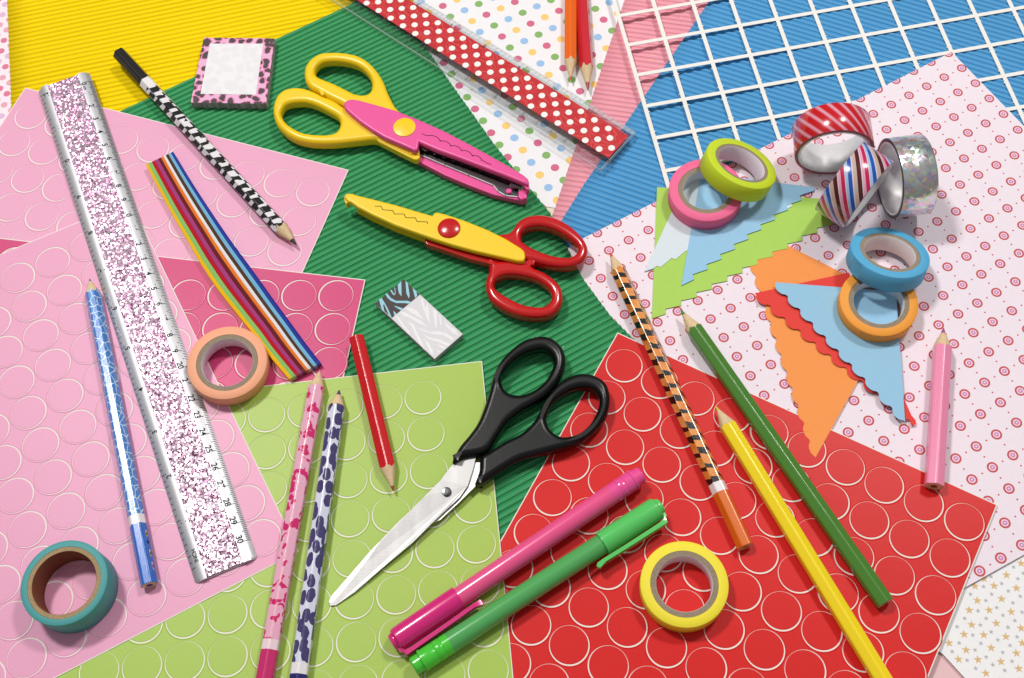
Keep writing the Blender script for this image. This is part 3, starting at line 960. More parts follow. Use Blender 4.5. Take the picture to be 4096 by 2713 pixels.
vo = n.n('TexVoronoi', {'Vector': n.uv(), 'Scale': 3.2, 'Randomness': 1.0}, voronoi_dimensions='2D').outputs['Distance']
k = n.math('MULTIPLY', n.math('LESS_THAN', vo, 0.52), n.math('GREATER_THAN', ns, 0.53))
fib = n.noise(n.n('Mapping', {0: n.uv(), 2: (0, 0, 0.7), 3: (3.0, 20.0, 1)}).outputs[0], 3.0, 3.0).outputs[0]
pc = n.mix(fib, rgb(238, 150, 184), rgb(250, 206, 222))
FLO = foilwrap(n, n.mix(k, pc, rgb(216, 40, 110)))

pencil('zebra_pencil', 'black and white zebra striped pencil with a black end', (1186, 980), (1126, 921), (477, 214), 0.45, 0.74,
       [('striped_barrel', (612, 352), ZEB), ('white_band', (588, 327), WB), ('black_end', None, lacquer('black_lacquer', rgb(24, 21, 22)))], leadm('graphite', rgb(38, 34, 34)), (1163, 964), endcol=lacquer('white_end', rgb(226, 222, 220)), end_lead=leadm('pale_end', rgb(226, 222, 220)), roll=0.15)
rt, P_, pos_, r_ = pencil('giraffe_pencil', 'blue giraffe patterned pencil beside the glitter ruler', (359, 1116), (372, 1170), (598, 2341), 0.55, 0.72,
       [('patterned_barrel', (546, 2067), GIR), ('white_band', (555, 2102), WB), ('blue_end', None, lacquer('blue_lacquer', rgb(28, 104, 200)))], leadm('blue_lead', rgb(60, 130, 190)), (361, 1128), end_lead=leadm('navy_lead', rgb(36, 44, 120)))
# printed badge on its blue end
mb = MB()
def patch(x, a0, wx, wa, mat):
    pts = [P_(x+wx*math.cos(2*math.pi*k/12), a0+wa*math.sin(2*math.pi*k/12), r_*1.045) for k in range(12)]
    mb.poly(pts, mat)
for k, (x, wx) in enumerate(((0.55, 0.18), (1.0, 0.08), (1.55, 0.2), (2.2, 0.22))):
    patch(pos_[1]+x, 0.35, wx, 0.2, (0, 1, 0, 2)[k])
    patch(pos_[1]+x+0.03, 0.36, wx*0.5, 0.1, 1)
part(rt, 'printed_badge', mb, [plastic('yellow_print', rgb(232, 214, 90)), BLACK_PRINT, plastic('pink_print', rgb(232, 190, 206))], smooth=False)
pencil('flower_pencil', 'pink pencil with magenta blossoms and a magenta end', (1279, 1481), (1267, 1545), (1040, 2830), 0.5, 0.76,
       [('patterned_barrel', (1086, 2562), FLO), ('white_band', (1080, 2603), lacquer('pale_pink_band', rgb(246, 220, 226))), ('magenta_end', None, lacquer('magenta_lacquer', rgb(206, 44, 112)))], leadm('pink_lead', rgb(216, 130, 170)), (1277, 1490), roll=0.5)
pencil('giraffe_pencil', 'purple and white giraffe patterned pencil on the lime sticker sheet', (1357, 1561), (1347, 1624), (1176, 2850), 0.5, 0.76,
       [('patterned_barrel', (1200, 2655), PUR), ('white_band', (1194, 2700), WB), ('purple_end', None, lacquer('purple_lacquer', rgb(38, 34, 110)))], leadm('purple_lead', rgb(92, 50, 110)), (1355, 1582), roll=0.5)
RD = lacquer('red_lacquer', rgb(206, 16, 24))
pencil('coloured_pencil', 'short red pencil pointing down on the lime sticker sheet', (1574, 1965), (1554, 1876), (1427, 1352), 0.5, 0.74,
       [('barrel', None, RD)], leadm('crimson_lead', rgb(170, 40, 46)), (1570, 1945), roll=0.5, endcol=RD)
pencil('coloured_pencil', 'orange pencil pointing down from the top edge', (2282, 323), (2281, 249), (2283, -280), 0.08, 0.69,
       [('barrel', None, lacquer('orange_lacquer', rgb(244, 108, 20)))], leadm('orange_lead', rgb(206, 92, 40)), (2282, 308), roll=0.52)
pencil('coloured_pencil', 'red pencil pointing down from the top edge beside the orange one', (2352, 363), (2351, 277), (2310, -280), 0.08, 0.72,
       [('barrel', None, lacquer('scarlet_lacquer', rgb(208, 24, 44)))], leadm('dull_red_lead', rgb(176, 72, 72)), (2352, 333), roll=0.1)
pencil('tiger_pencil', 'tiger striped pencil with an orange end', (2440, 1011), (2473, 1078), (2982, 2188), 0.43, 0.72,
       [('striped_barrel', (2866, 1935), TIG), ('white_band', (2882, 1972), WB), ('orange_end', None, lacquer('rust_lacquer', rgb(226, 108, 22)))], leadm('coral_lead', rgb(220, 88, 50)), (2447, 1030), end_lead=leadm('coral_core', rgb(190, 90, 50)))
pencil('coloured_pencil', 'long dark green pencil crossing the red sheet', (2722, 1239), (2777, 1312), (3541, 2414), 0.43, 0.77,
       [('barrel', None, lacquer('green_lacquer', rgb(74, 132, 44)))], leadm('green_lead', rgb(70, 138, 60)), (2737, 1260), roll=0.5)
pencil('coloured_pencil', 'long yellow pencil crossing the red sheet to the bottom edge', (2864, 1627), (2911, 1698), (3610, 2850), 0.43, 0.77,
       [('barrel', None, lacquer('yellow_lacquer', rgb(255, 226, 28)))], leadm('yellow_lead', rgb(214, 200, 40)), (2874, 1642), roll=0.5)
pencil('coloured_pencil', 'short pink pencil standing out at the right edge of the red sheet', (3774, 1313), (3768, 1387), (3736, 1946), 0.4, 0.82,
       [('barrel', None, lacquer('candy_pink_lacquer', rgb(248, 148, 184)))], leadm('mauve_lead', rgb(172, 80, 136)), (3773, 1336), roll=0.5, end_lead=leadm('maroon_core', rgb(120, 40, 60)))

# ================================================================== FELT PENS
def pen(label, cap_end, cap_open, plug_start, plug_end, z0, colb, colc, colp, clip_side, cr_=0.56, br=0.49):
    zc = z0+cr_
    A, B, D, E_ = (G(*p, zc) for p in (cap_end, cap_open, plug_start, plug_end))
    ax = unit(E_-A); sd = unit(np.cross([0, 0, 1], ax)); up = np.array([0, 0, 1.0])
    xb, xd_, xe = (B-A) @ ax, (D-A) @ ax, np.linalg.norm(E_-A)
    root = thing('felt_pen', label, 'felt pen', tuple((A+E_)/2*np.array([1, 1, 0])+np.array([0, 0, z0])), 'felt pens side by side')
    N = 40
    ring = lambda x, q: [A+ax*x+sd*q*math.cos(2*math.pi*k/N)+up*q*math.sin(2*math.pi*k/N) for k in range(N)]
    def lathe(nm, prof, mt, cap0=True, cap1=True):
        mb = MB(); rs = [ring(x, q) for x, q in prof]; mb.loft(rs)
        if cap0: mb.poly(rs[0][::-1])
        if cap1: mb.poly(rs[-1])
        return part(root, nm, mb, [mt], sharp=30)
    def tint(nm, col, a):
        n = NT(nm); n.pr(col=col, rough=0.24, coat=0.35, coatr=0.1, alpha=a)
        n.bump(n.noise(n.obj(), 60.0, 2.0).outputs[0], 0.05, 0.001)
        return n.m
    lathe('barrel', [(xb-0.9, br*0.98), (xb+0.25, br*0.99), (xb+0.28, br), (xd_+0.1, br)], tint('pen_barrel_plastic', colb, 0.88))
    lathe('ink_tube', [(xb+0.4, br*0.7), (xd_-0.3, br*0.7)], plastic('ink_felt', colb, 0.6))
    lathe('cap', [(0.0, cr_*0.45), (0.03, cr_*0.66), (0.16, cr_*0.74), (0.2, cr_*0.74), (0.22, cr_*0.86), (0.3, cr_*0.97), (0.45, cr_), (xb-0.06, cr_*1.02), (xb, cr_*1.01), (xb+0.005, br*0.9)], tint('pen_cap_plastic', colc, 0.93), True, False)
    pw = br*1.0
    prof = [(xd_, br*0.9), (xd_+0.01, pw*1.0)]
    x = xd_+0.35
    while x < xe-0.95:
        prof += [(x, pw*1.005), (x+0.03, pw*0.97), (x+0.06, pw*1.005)]
        x += 0.38
    prof += [(xe-0.6, pw*1.0), (xe-0.57, pw*1.06), (xe-0.46, pw*1.06), (xe-0.43, pw*0.86), (xe-0.08, pw*0.84), (xe, pw*0.7)]
    lathe('end_plug', prof, tint('pen_plug_plastic', colp, 0.96), False, True)
    # clip along the cap
    mb = MB()
    cs = sd*clip_side
    def sec(x, o, wv, hv):
        c = A+ax*x+cs*o+up*(0.02)
        return [c+cs*hv+up*wv, c-cs*hv+up*wv, c-cs*hv-up*wv, c+cs*hv-up*wv]
    rs = [sec(0.22, cr_*0.95, 0.2, 0.09), sec(0.3, cr_+0.2, 0.22, 0.12), sec(0.6, cr_+0.22, 0.22, 0.1), sec(xb*0.75, cr_+0.2, 0.2, 0.09), sec(xb+0.35, cr_+0.17, 0.18, 0.09), sec(xb+0.7, cr_+0.22, 0.15, 0.13), sec(xb+0.8, cr_+0.22, 0.1, 0.06)]
    mb.loft(rs); mb.poly(rs[0][::-1]); mb.poly(rs[-1])
    rs = [sec(0.1, cr_*0.6, 0.1, 0.2), sec(0.32, cr_*0.9, 0.12, 0.25)]
    mb.loft(rs); mb.poly(rs[0][::-1]); mb.poly(rs[-1])
    part(root, 'pocket_clip', mb, [tint('pen_clip_plastic', colc, 0.93)], sharp=40)
    return root
pen('pink felt pen with a magenta cap at its lower left end', (1566, 2574), (1833, 2388), (2452, 1986), (2566, 1897), 0.51, rgb(250, 92, 152), rgb(224, 34, 128), rgb(246, 84, 160), -1)
pen('green felt pen with a bright green cap at its upper right end', (2645, 2022), (2396, 2160), (1790, 2556), (1652, 2668), 0.51, rgb(88, 180, 98), rgb(92, 210, 104), rgb(74, 208, 58), 1)

# ================================================================== TAPE ROLLS
CORE = None
def core_mat(name, col):
    n = NT(name)
    g = n.noise(n.obj(), 900.0, 3.0, 0.7).outputs[0]
    n.pr(col=n.mix(n.math('MULTIPLY', g, 0.7), col, rgb(90, 76, 60)), rough=0.9, spec=0.15)
    n.bump(g, 0.4, 0.0004)
    return n.m
CORE = core_mat('grey_cardboard', rgb(176, 160, 138))
KRAFT = core_mat('brown_cardboard', rgb(196, 168, 126))
LINER = paper('white_liner', rgb(232, 228, 232))
def tape_mat(name, col, sat=1.0):
    n = NT(name)
    u_, v_, _ = n.xyz(n.uv())
    g = n.noise(n.comb(n.math('MULTIPLY', v_, 26.0), n.math('MULTIPLY', u_, 0.06)), 2.2, 3.0).outputs[0]
    f = n.math('ADD', n.math('MULTIPLY', g, 0.34), 0.8)
    n.pr(col=n.mix(1.0, col, n.comb(f, f, f), 'MULTIPLY'), rough=0.55, spec=0.3)
    n.bump(g, 0.15, 0.0004)
    return n.m
def frame(axis):
    a = unit(axis); e = unit(np.cross([0.31, 0.95, 0.02], a)); return a, e, np.cross(a, e)
def lathe_ring(mb, c, fr, prof, N=96, mat=0, inner_mats=None, closed=True):
    """prof: closed loop of (radius, height) around the axis through c"""
    a, e, g = fr
    M = len(prof)
    idx = [[mb.vert(c+a*h+(e*math.cos(2*math.pi*k/N)+g*math.sin(2*math.pi*k/N))*r) for k in range(N)] for r, h in prof]
    R = max(r for r, h in prof)
    for q in range(M):
        p = (q+1) % M
        if p == 0 and not closed: break
        (r0, h0), (r1, h1) = prof[q], prof[p]
        v0, v1 = (r0, r1) if abs(r0-r1) > abs(h0-h1) else (h0+9, h1+9)
        for k in range(N):
            k2 = (k+1) % N
            ua, ub = 2*math.pi*k/N*R, 2*math.pi*(k+1)/N*R
            mb.face((idx[q][k], idx[p][k], idx[p][k2], idx[q][k2]), inner_mats[q] if inner_mats else mat, [(ua, v0), (ua, v1), (ub, v1), (ub, v0)])
def tape(label, c, axis, R, rc, ri, h, col, core=None, liner=None, seam=None):
    c = np.array(c, float); fr = frame(axis)
    root = thing('tape_roll', label, 'tape roll', tuple(c), 'paper tape rolls')
    mt = tape_mat('washi_tape', col)
    mb = MB(); b = 0.025
    lathe_ring(mb, c, fr, [(R-b, 0), (R, b), (R, h-b), (R-b, h), (rc+0.01, h), (rc+0.01, 0)])
    roll_ = part(root, 'tape', mb, [mt], sharp=50)
    if seam is not None:
        mb = MB(); a, e, g = fr
        pts = []
        for k in range(13):
            an = seam+k*0.03
            d_ = e*math.cos(an)+g*math.sin(an)
            pts.append((c+a*0.02+d_*(R+0.012-0.001*k), c+a*(h-0.02)+d_*(R+0.012-0.001*k), an*R))
        for p, q in zip(pts[:-1], pts[1:]): mb.poly([p[0], q[0], q[1], p[1]], 0, [(p[2], 9), (q[2], 9), (q[2], 10), (p[2], 10)])
        part(root, 'loose_end', mb, [mt])
    mb = MB()
    lathe_ring(mb, c, fr, [(rc, 0.01), (rc, h-0.015), (ri+0.02, h-0.02), (ri, h-0.05), (ri, 0.03), (ri+0.02, 0.01)], inner_mats=[0, 0, 1, 1, 1, 0])
    part(root, 'cardboard_core', mb, [core or CORE, liner or LINER], sharp=50)
    return root
Y = YOFF
tape('yellow paper tape roll lying flat on the red sheet', (6.731, 13.951+Y, 0.43), (0, 0, 1), 1.982, 1.521, 1.264, 0.955, rgb(252, 234, 62))
tape('teal paper tape roll with a brown core at the lower left', (-21.268, 16.415+Y, 0.545), (0, 0, 1), 1.978, 1.672, 1.457, 1.53, rgb(84, 164, 164), KRAFT, core_mat('rust_liner', rgb(158, 92, 66)), seam=3.5)
tape('peach paper tape roll overlapping the glitter ruler edge', (-14.265, 27.123+Y, 0.62), (0.04, -0.03, 1), 1.985, 1.528, 1.269, 0.86, rgb(252, 178, 140))
ba = unit([0.15, 0.345, 1.0]); bc = np.array([19.357, 29.643+Y, 1.993])
tape('light blue paper tape roll leaning on the orange roll', tuple(bc-ba*0.972), ba, 1.985, 1.508, 1.281, 0.972, rgb(88, 176, 220), seam=3.6)
la = unit([0.406, 0.27, 1.0]); lc = np.array([12.879, 35.779+Y, 1.984])
tape('lime yellow paper tape roll leaning on the pink roll', tuple(lc-la*0.97), la, 1.976, 1.495, 1.303, 0.97, rgb(204, 226, 44))
tape('hot pink paper tape roll lying under the lime one', (10.915, 34.782+Y, 0.375), (0, 0, 1), 1.95, 1.463, 1.202, 0.90, rgb(250, 112, 158))
tape('orange paper tape roll lying under the light blue one', (18.42, 27.25+Y, 0.40), (0.0, 0.0, 1), 1.93, 1.483, 1.235, 0.93, rgb(252, 166, 62), seam=4.35)

# printed plastic tapes standing on edge
PW = NT('frosted_core'); PW.pr(col=rgb(238, 236, 238), rough=0.35, trans=0.25); PW = PW.m
def std_tape(label, cx, cy, az, el, R, wd, outer, side, zb=0.29):
    a = np.array([math.cos(az)*math.cos(el), math.sin(az)*math.cos(el), math.sin(el)])
    low = R*math.cos(el)+abs(wd/2*math.sin(el))
    c = np.array([cx, cy+Y, zb+low])-a*wd/2
    fr = frame(a)
    root = thing('tape_roll', label, 'tape roll', (c[0]+a[0]*wd/2, c[1]+a[1]*wd/2, zb), 'plastic tape rolls standing on edge')
    mb = MB(); b = 0.02; ri = R-0.17
    lathe_ring(mb, c, fr, [(R-b, 0), (R, b), (R, wd-b), (R-b, wd), (ri, wd), (ri, 0)], N=120, inner_mats=[1, 0, 1, 1, 1, 1])
    part(root, 'tape', mb, [outer, side], sharp=50)
    mb = MB(); rr = ri-0.14
    lathe_ring(mb, c, fr, [(ri-0.004, 0.01), (ri-0.004, wd-0.01), (rr+0.02, wd-0.015), (rr, wd-0.05), (rr, 0.05), (rr+0.02, 0.015)], N=96)
    part(root, 'plastic_core', mb, [PW], sharp=50)
    return root, c, a, fr
def diag(name, bands, period, skew, base):
    n = NT(name)
    u_, v_, _ = n.xyz(n.uv())
    f = n.math('FRACT', n.math('DIVIDE', n.math('ADD', u_, n.math('MULTIPLY', v_, skew)), period))
    n.pr(col=n.ramp(f, bands, 'CONSTANT'), rough=0.2, coat=0.5, coatr=0.08)
    n.bump(n.noise(n.obj(), 50.0, 2.0).outputs[0], 0.08, 0.002)
    return n.m
def layered(name, c1, c2):
    n = NT(name); u_, v_, _ = n.xyz(n.uv())
    g = n.noise(n.comb(n.math('MULTIPLY', u_, 2.2), n.math('MULTIPLY', v_, 40.0)), 1.5, 3.0).outputs[0]
    n.pr(col=n.ramp(g, [(0.42, c1), (0.62, c2)]), rough=0.35)
    return n.m
rd, pk = rgb(206, 8, 22), rgb(240, 186, 200)
std_tape('red tape roll with pale diagonal stripes standing on edge', 17.754, 36.509, -1.666, -0.018, 2.033, 1.74,
         diag('red_stripe_tape', [(0.0, rd), (0.58, rgb(226, 120, 142)), (0.7, rgb(232, 168, 184)), (0.86, rgb(216, 120, 140))], 0.62, 0.8, rd), layered('red_layers', rgb(116, 10, 26), rgb(206, 120, 130)))
bl = [(0.0, rgb(20, 84, 184)), (0.16, rgb(170, 196, 236)), (0.27, rgb(226, 228, 238)), (0.30, rgb(200, 24, 84)), (0.46, rgb(236, 170, 194)), (0.58, rgb(228, 226, 232)), (0.61, rgb(84, 18, 26)), (0.79, rgb(206, 180, 166)), (0.94, rgb(220, 214, 220))]
std_tape('tape roll with blue, pink, brown and white stripes leaning in the middle', 18.235, 33.42, -0.777, -0.085, 2.097, 1.796,
         diag('multi_stripe_tape', bl, 1.8, -1.15, rd), layered('violet_layers', rgb(96, 70, 110), rgb(190, 176, 206)))
n = NT('holographic_foil')
u_, v_, _ = n.xyz(n.uv())
cu_, cv_ = n.math('DIVIDE', u_, 0.55), n.math('DIVIDE', v_, 0.55)
fu = n.math('SUBTRACT', n.math('FRACT', cu_), 0.5); fv = n.math('SUBTRACT', n.math('FRACT', cv_), 0.5)
an = n.math('ARCTAN2', fv, fu)
sec_ = n.math('FLOOR', n.math('MULTIPLY', an, 8/6.28318))
wv = n.comb(n.math('FLOOR', cu_), n.math('FLOOR', cv_), sec_)
wh = n.n('TexWhiteNoise', {'Vector': wv}, noise_dimensions='3D')
hue = n.n('HueSaturation', {'Hue': wh.outputs[0], 'Saturation': 1.0, 'Color': (0.45, 0.85, 0.98, 1)}).outputs[0]
hx = n.xyz(wh.outputs['Color'])
hc = n.mix(n.math('MULTIPLY', n.math('GREATER_THAN', hx[1], 0.4), 0.5), rgb(236, 236, 240), hue)
geo = n.n('NewGeometry').outputs['Normal']
tl = n.n('VectorMath', {0: n.n('VectorMath', {0: wh.outputs['Color'], 1: (0.5, 0.5, 0.5)}, operation='SUBTRACT').outputs[0], 3: 0.27}, operation='SCALE').outputs[0]
n.set(n.b.inputs['Normal'], n.n('VectorMath', {0: n.n('VectorMath', {0: geo, 1: tl}, operation='ADD').outputs[0]}, operation='NORMALIZE').outputs[0])
n.pr(col=hc, metal=0.9, rough=0.24)
std_tape('silver holographic tape roll standing on edge', 20.992, 33.782, 3.192, -0.003, 2.076, 1.769, n.m, layered('dark_layers', rgb(34, 28, 30), rgb(110, 100, 100)))

# ================================================================== NOTE PADS
def pad(label, name, px, z0, th, mats, ins=None, insm=None):
    top = ccw(GP(px, z0+th))
    c = np.mean(np.array(top), 0)
    root = thing('note_pad', label, 'note pad', (c[0], c[1], z0), 'small sticky note pads')
    mb = MB()
    p = top; k = len(p)
    a = [mb.vert((x, y, z0)) for x, y in p]; b = [mb.vert((x, y, z0+th)) for x, y in p]
    e0, e1 = np.array(p[1])-np.array(p[0]), np.array(p[-1])-np.array(p[0])
    mb.face(b, 0, [(x, y) for x, y in p]); mb.face(a[::-1], 1)
    for i in range(k):
        j = (i+1) % k; L = math.hypot(p[j][0]-p[i][0], p[j][1]-p[i][1])
        mb.face((a[i], a[j], b[j], b[i]), 1, [(0, 0), (L, 0), (L, th), (0, th)])
    part(root, name, mb, mats, smooth=False)
    return root, z0+th
n = NT('leopard_print')
dn = n.noise(n.uv(), 1.6, 3.0).outputs['Color']
vec = n.n('VectorMath', {0: n.uv(), 1: n.n('VectorMath', {0: dn, 3: 0.5}, operation='SCALE').outputs[0]}, operation='ADD').outputs[0]
vo = n.n('TexVoronoi', {'Vector': vec, 'Scale': 2.0, 'Randomness': 0.9}, voronoi_dimensions='2D').outputs['Distance']
n.pr(col=n.ramp(vo, [(0.0, rgb(72, 54, 60)), (0.36, rgb(226, 128, 176)), (0.47, rgb(236, 180, 214))], 'CONSTANT'), rough=0.6)
LEO = n.m
n = NT('pad_sheets')
u_, v_, _ = n.xyz(n.uv())
la_ = n.noise(n.comb(n.math('MULTIPLY', u_, 0.3), n.math('MULTIPLY', v_, 40.0)), 2.0, 3.0).outputs[0]
bn = n.noise(n.comb(n.math('MULTIPLY', u_, 2.2), n.math('MULTIPLY', v_, 0.4)), 1.0, 1.0).outputs[0]
n.pr(col=n.mix(n.math('MULTIPLY', la_, 0.5), n.ramp(bn, [(0.4, rgb(196, 160, 176)), (0.55, rgb(118, 108, 110)), (0.65, rgb(202, 150, 176))]), rgb(210, 200, 204)), rough=0.8)
n.bump(la_, 0.4, 0.0004)
rt, zt = pad('pink leopard print note pad with a white writing panel', 'leopard_block', [(815, 151), (1098, 154), (1064, 416), (763, 410)], 0.39, 0.48, [LEO, n.m])
mb = MB()
mb.prism(GP([(840, 175), (1053, 175), (1023, 379), (802, 376)], zt+0.004), zt+0.001, zt+0.006)
n = NT('faded_print')
dn = n.noise(n.uv(), 1.3, 2.0).outputs['Color']
vec = n.n('VectorMath', {0: n.uv(), 1: n.n('VectorMath', {0: dn, 3: 0.7}, operation='SCALE').outputs[0]}, operation='ADD').outputs[0]
vo = n.n('TexVoronoi', {'Vector': vec, 'Scale': 1.9}, voronoi_dimensions='2D').outputs['Distance']
n.pr(col=n.ramp(vo, [(0.3, rgb(234, 232, 234)), (0.6, rgb(241, 239, 242))]), rough=0.7)
part(rt, 'writing_panel', mb, [n.m], smooth=False)
n = NT('grey_pad_sheets')
u_, v_, _ = n.xyz(n.uv())
la_ = n.noise(n.comb(n.math('MULTIPLY', u_, 0.5), n.math('MULTIPLY', v_, 40.0)), 2.0, 3.0).outputs[0]
n.pr(col=n.ramp(la_, [(0.3, rgb(150, 148, 150)), (0.7, rgb(214, 212, 214))]), rough=0.8); n.bump(la_, 0.3, 0.0004)
PS = n.m
zp0, zp1 = 0.39, 0.78
rt, zt = pad('blue and grey zebra striped note pad on the green paper', 'zebra_block', [(1614, 1117), (1851, 1337), (1738, 1436), (1502, 1214)], zp0, zp1-zp0, [paper('faded_grey', rgb(226, 223, 227)), PS])
K = lambda pts: GP(Q(1400, 1080, 3.92, pts), zt+0.004)
mb = MB()
mb.prism(GP([(1614, 1117), (1680, 1179), (1568, 1272), (1502, 1214)], zt+0.003), zt+0.001, zt+0.004)
base_poly = ccw(GP([(1614, 1117), (1680, 1179), (1568, 1272), (1502, 1214)], zt+0.003))
for pts in ([(750, 230), (805, 180), (808, 415), (770, 370), (752, 300)], [(870, 175), (905, 200), (935, 400), (925, 450), (885, 370)], [(980, 285), (1040, 335), (1055, 410), (1020, 440), (1000, 360)],
            [(555, 380), (580, 365), (640, 440), (720, 485), (830, 485), (905, 485), (960, 505), (930, 530), (850, 520), (730, 520), (650, 490), (590, 440)],
            [(455, 465), (495, 440), (545, 520), (600, 620), (655, 750), (620, 735), (580, 640), (530, 530), (520, 560), (540, 660), (510, 640), (475, 540)],
            [(680, 640), (735, 690), (695, 720)], [(680, 560), (760, 580), (830, 605), (800, 635), (740, 600)], [(630, 320), (650, 310), (680, 360), (700, 385), (690, 400), (660, 370)], [(690, 270), (708, 290), (716, 350), (706, 395), (696, 390), (706, 340)]):
    mb.flat(ccw(K(pts)), zt+0.0065, 1)
part(rt, 'printed_strip', mb, [paper('dark_stripe', rgb(88, 82, 82)), paper('aqua_stripe', rgb(160, 214, 228))], smooth=False)
mb = MB()
for pts in ([(1105, 430), (1150, 480), (1180, 600), (1215, 520), (1240, 620), (1250, 850), (1180, 700), (1130, 560)], [(1300, 600), (1365, 660), (1360, 880), (1340, 910), (1310, 740)], [(1395, 700), (1420, 740), (1440, 860), (1415, 860)],
            [(1470, 770), (1530, 860), (1600, 910), (1660, 940), (1695, 1040), (1580, 960), (1510, 880)], [(860, 600), (960, 590), (1060, 650), (1150, 770), (1080, 740), (960, 670)], [(780, 650), (850, 660), (1000, 740), (1120, 800), (1205, 890), (1080, 840), (950, 760), (840, 720)],
            [(890, 800), (1000, 850), (1060, 1000), (1130, 1130), (1170, 1260), (1080, 1140), (1020, 1010), (960, 880)], [(1060, 900), (1150, 930), (1260, 975), (1400, 960), (1520, 1000), (1640, 1080), (1600, 1100), (1450, 1020), (1300, 1010), (1150, 960)],
            [(1140, 1000), (1250, 1060), (1400, 1090), (1520, 1140), (1580, 1165), (1530, 1200), (1380, 1130), (1220, 1080)], [(1340, 1160), (1450, 1190), (1510, 1220), (1470, 1240)], [(1160, 1090), (1240, 1150), (1300, 1270), (1300, 1340), (1260, 1300), (1200, 1170)],
            [(700, 700), (760, 740), (840, 850), (920, 960), (950, 1030), (880, 950), (780, 830)], [(1370, 1250), (1420, 1280), (1380, 1310)]):
    mb.flat(ccw(K(pts)), zt+0.003, 0)
part(rt, 'faded_stripes', mb, [paper('white_stripe', rgb(243, 241, 244))], smooth=False)

# ================================================================== BUNDLE OF PAPER STRIPS
zs = 0.46; hs = 0.36
def arc(pts, m=41):
    P = np.array(smooth_loop(pts, 8, False)); d = np.r_[0, np.cumsum(np.linalg.norm(np.diff(P, axis=0), axis=1))]
    q = np.linspace(0, d[-1], m)
    return [(np.interp(x, d, P[:, 0]), np.interp(x, d, P[:, 1])) for x in q]
lft = arc([(583, 659), (635, 759), (686, 854), (742, 950), (804, 1057), (872, 1159), (951, 1260), (1019, 1345), (1064, 1407), (1156, 1517)])
rgt = arc([(693, 607), (754, 708), (816, 804), (872, 888), (928, 969), (985, 1046), (1041, 1123), (1097, 1202), (1165, 1294), (1227, 1379), (1284, 1452)])
Lw, Rw = [G(*p, zs+hs) for p in lft], [G(*p, zs+hs) for p in rgt]
cols = [('yellow', (246, 192, 22)), ('green', (142, 200, 112)), ('red', (190, 22, 42)), ('magenta', (172, 66, 130)), ('maroon', (110, 30, 36)), ('orange', (240, 128, 42)), ('white', (238, 236, 238)), ('brown', (82, 56, 40)), ('light blue', (124, 188, 222)), ('dark blue', (40, 66, 160)), ('violet', (64, 38, 150))]
f0 = [0, 0.09, 0.21, 0.33, 0.45, 0.55, 0.64, 0.72, 0.82, 0.91, 0.985, 1.0]
f1 = [0, 0.10, 0.21, 0.31, 0.41, 0.52, 0.60, 0.69, 0.77, 0.87, 0.955, 1.0]
cc = (np.array(Lw[len(Lw)//2])+np.array(Rw[len(Rw)//2]))/2
t_q = thing('paper_strip_bundle', 'fanned bundle of rainbow coloured paper strips', 'paper strips', (cc[0], cc[1], zs))
m = len(Lw)
rnd = random.Random(9)
for k, (nm, c3) in enumerate(cols):
    n = NT(nm.replace(' ', '_')+'_strip')
    u_, v_, _ = n.xyz(n.uv())
    ln_ = n.noise(n.comb(n.math('MULTIPLY', u_, 30.0), n.math('MULTIPLY', v_, 0.15)), 1.6, 2.0).outputs[0]
    f = n.math('ADD', n.math('MULTIPLY', ln_, 0.5), 0.74)
    n.pr(col=n.mix(1.0, rgb(*c3), n.comb(f, f, f), 'MULTIPLY'), rough=0.75, spec=0.2); n.bump(ln_, 0.5, 0.0006)
    mb = MB(); rings = []; uu = []
    dz = rnd.uniform(-0.015, 0.015)
    for i in range(m):
        q = i/(m-1); fa, fb = f0[k]+(f1[k]-f0[k])*q, f0[k+1]+(f1[k+1]-f0[k+1])*q
        a_, b_ = Lw[i]+(Rw[i]-Lw[i])*fa, Lw[i]+(Rw[i]-Lw[i])*(fb-0.001)
        sg = math.sin(math.pi*q)
        up = np.array([0, 0, dz*sg])
        lo = np.array([0, 0, -hs])
        wv_ = np.array([0, 0, 0.012*sg])
        row = [a_+lo, a_+up-np.array([0, 0, 0.006]), a_*0.8+b_*0.2+up+wv_, a_*0.5+b_*0.5+up+wv_*1.3, a_*0.2+b_*0.8+up+wv_, b_+up-np.array([0, 0, 0.006]), b_+lo]
        rings.append(row); uu.append((0, 0.02, 0.04, 0.1, 0.16, 0.2, 0.22))
    L_ = np.linalg.norm(Lw[-1]-Lw[0])
    idx = [[mb.vert(p) for p in r] for r in rings]
    for i in range(m-1):
        for j in range(6):
            mb.face((idx[i][j], idx[i+1][j], idx[i+1][j+1], idx[i][j+1]), 0, [(uu[i][j]*4+k, i*0.4), (uu[i][j]*4+k, i*0.4+0.4), (uu[i][j+1]*4+k, i*0.4+0.4), (uu[i][j+1]*4+k, i*0.4)])
    mb.face(idx[0]); mb.face(idx[-1][::-1])
    part(t_q, 'paper_strip', mb, [n.m], nm+' paper strips', sharp=60)
# clear tape holding the lower end
mb = MB()
a_, b_ = Lw[-2]*0.45+Lw[-1]*0.55, Rw[-2]*0.45+Rw[-1]*0.55
e = unit(Lw[-1]-Lw[-2])*0.06; dzv = np.array([0, 0, 0.03]); lo = np.array([0, 0, -hs+0.02])
mb.poly([a_+dzv, Lw[-1]+e+dzv, Rw[-1]+e+dzv, b_+dzv]); mb.poly([Lw[-1]+e+dzv, Lw[-1]+e+lo, Rw[-1]+e+lo, Rw[-1]+e+dzv])
part(t_q, 'clear_tape', mb, [ACR], smooth=False)

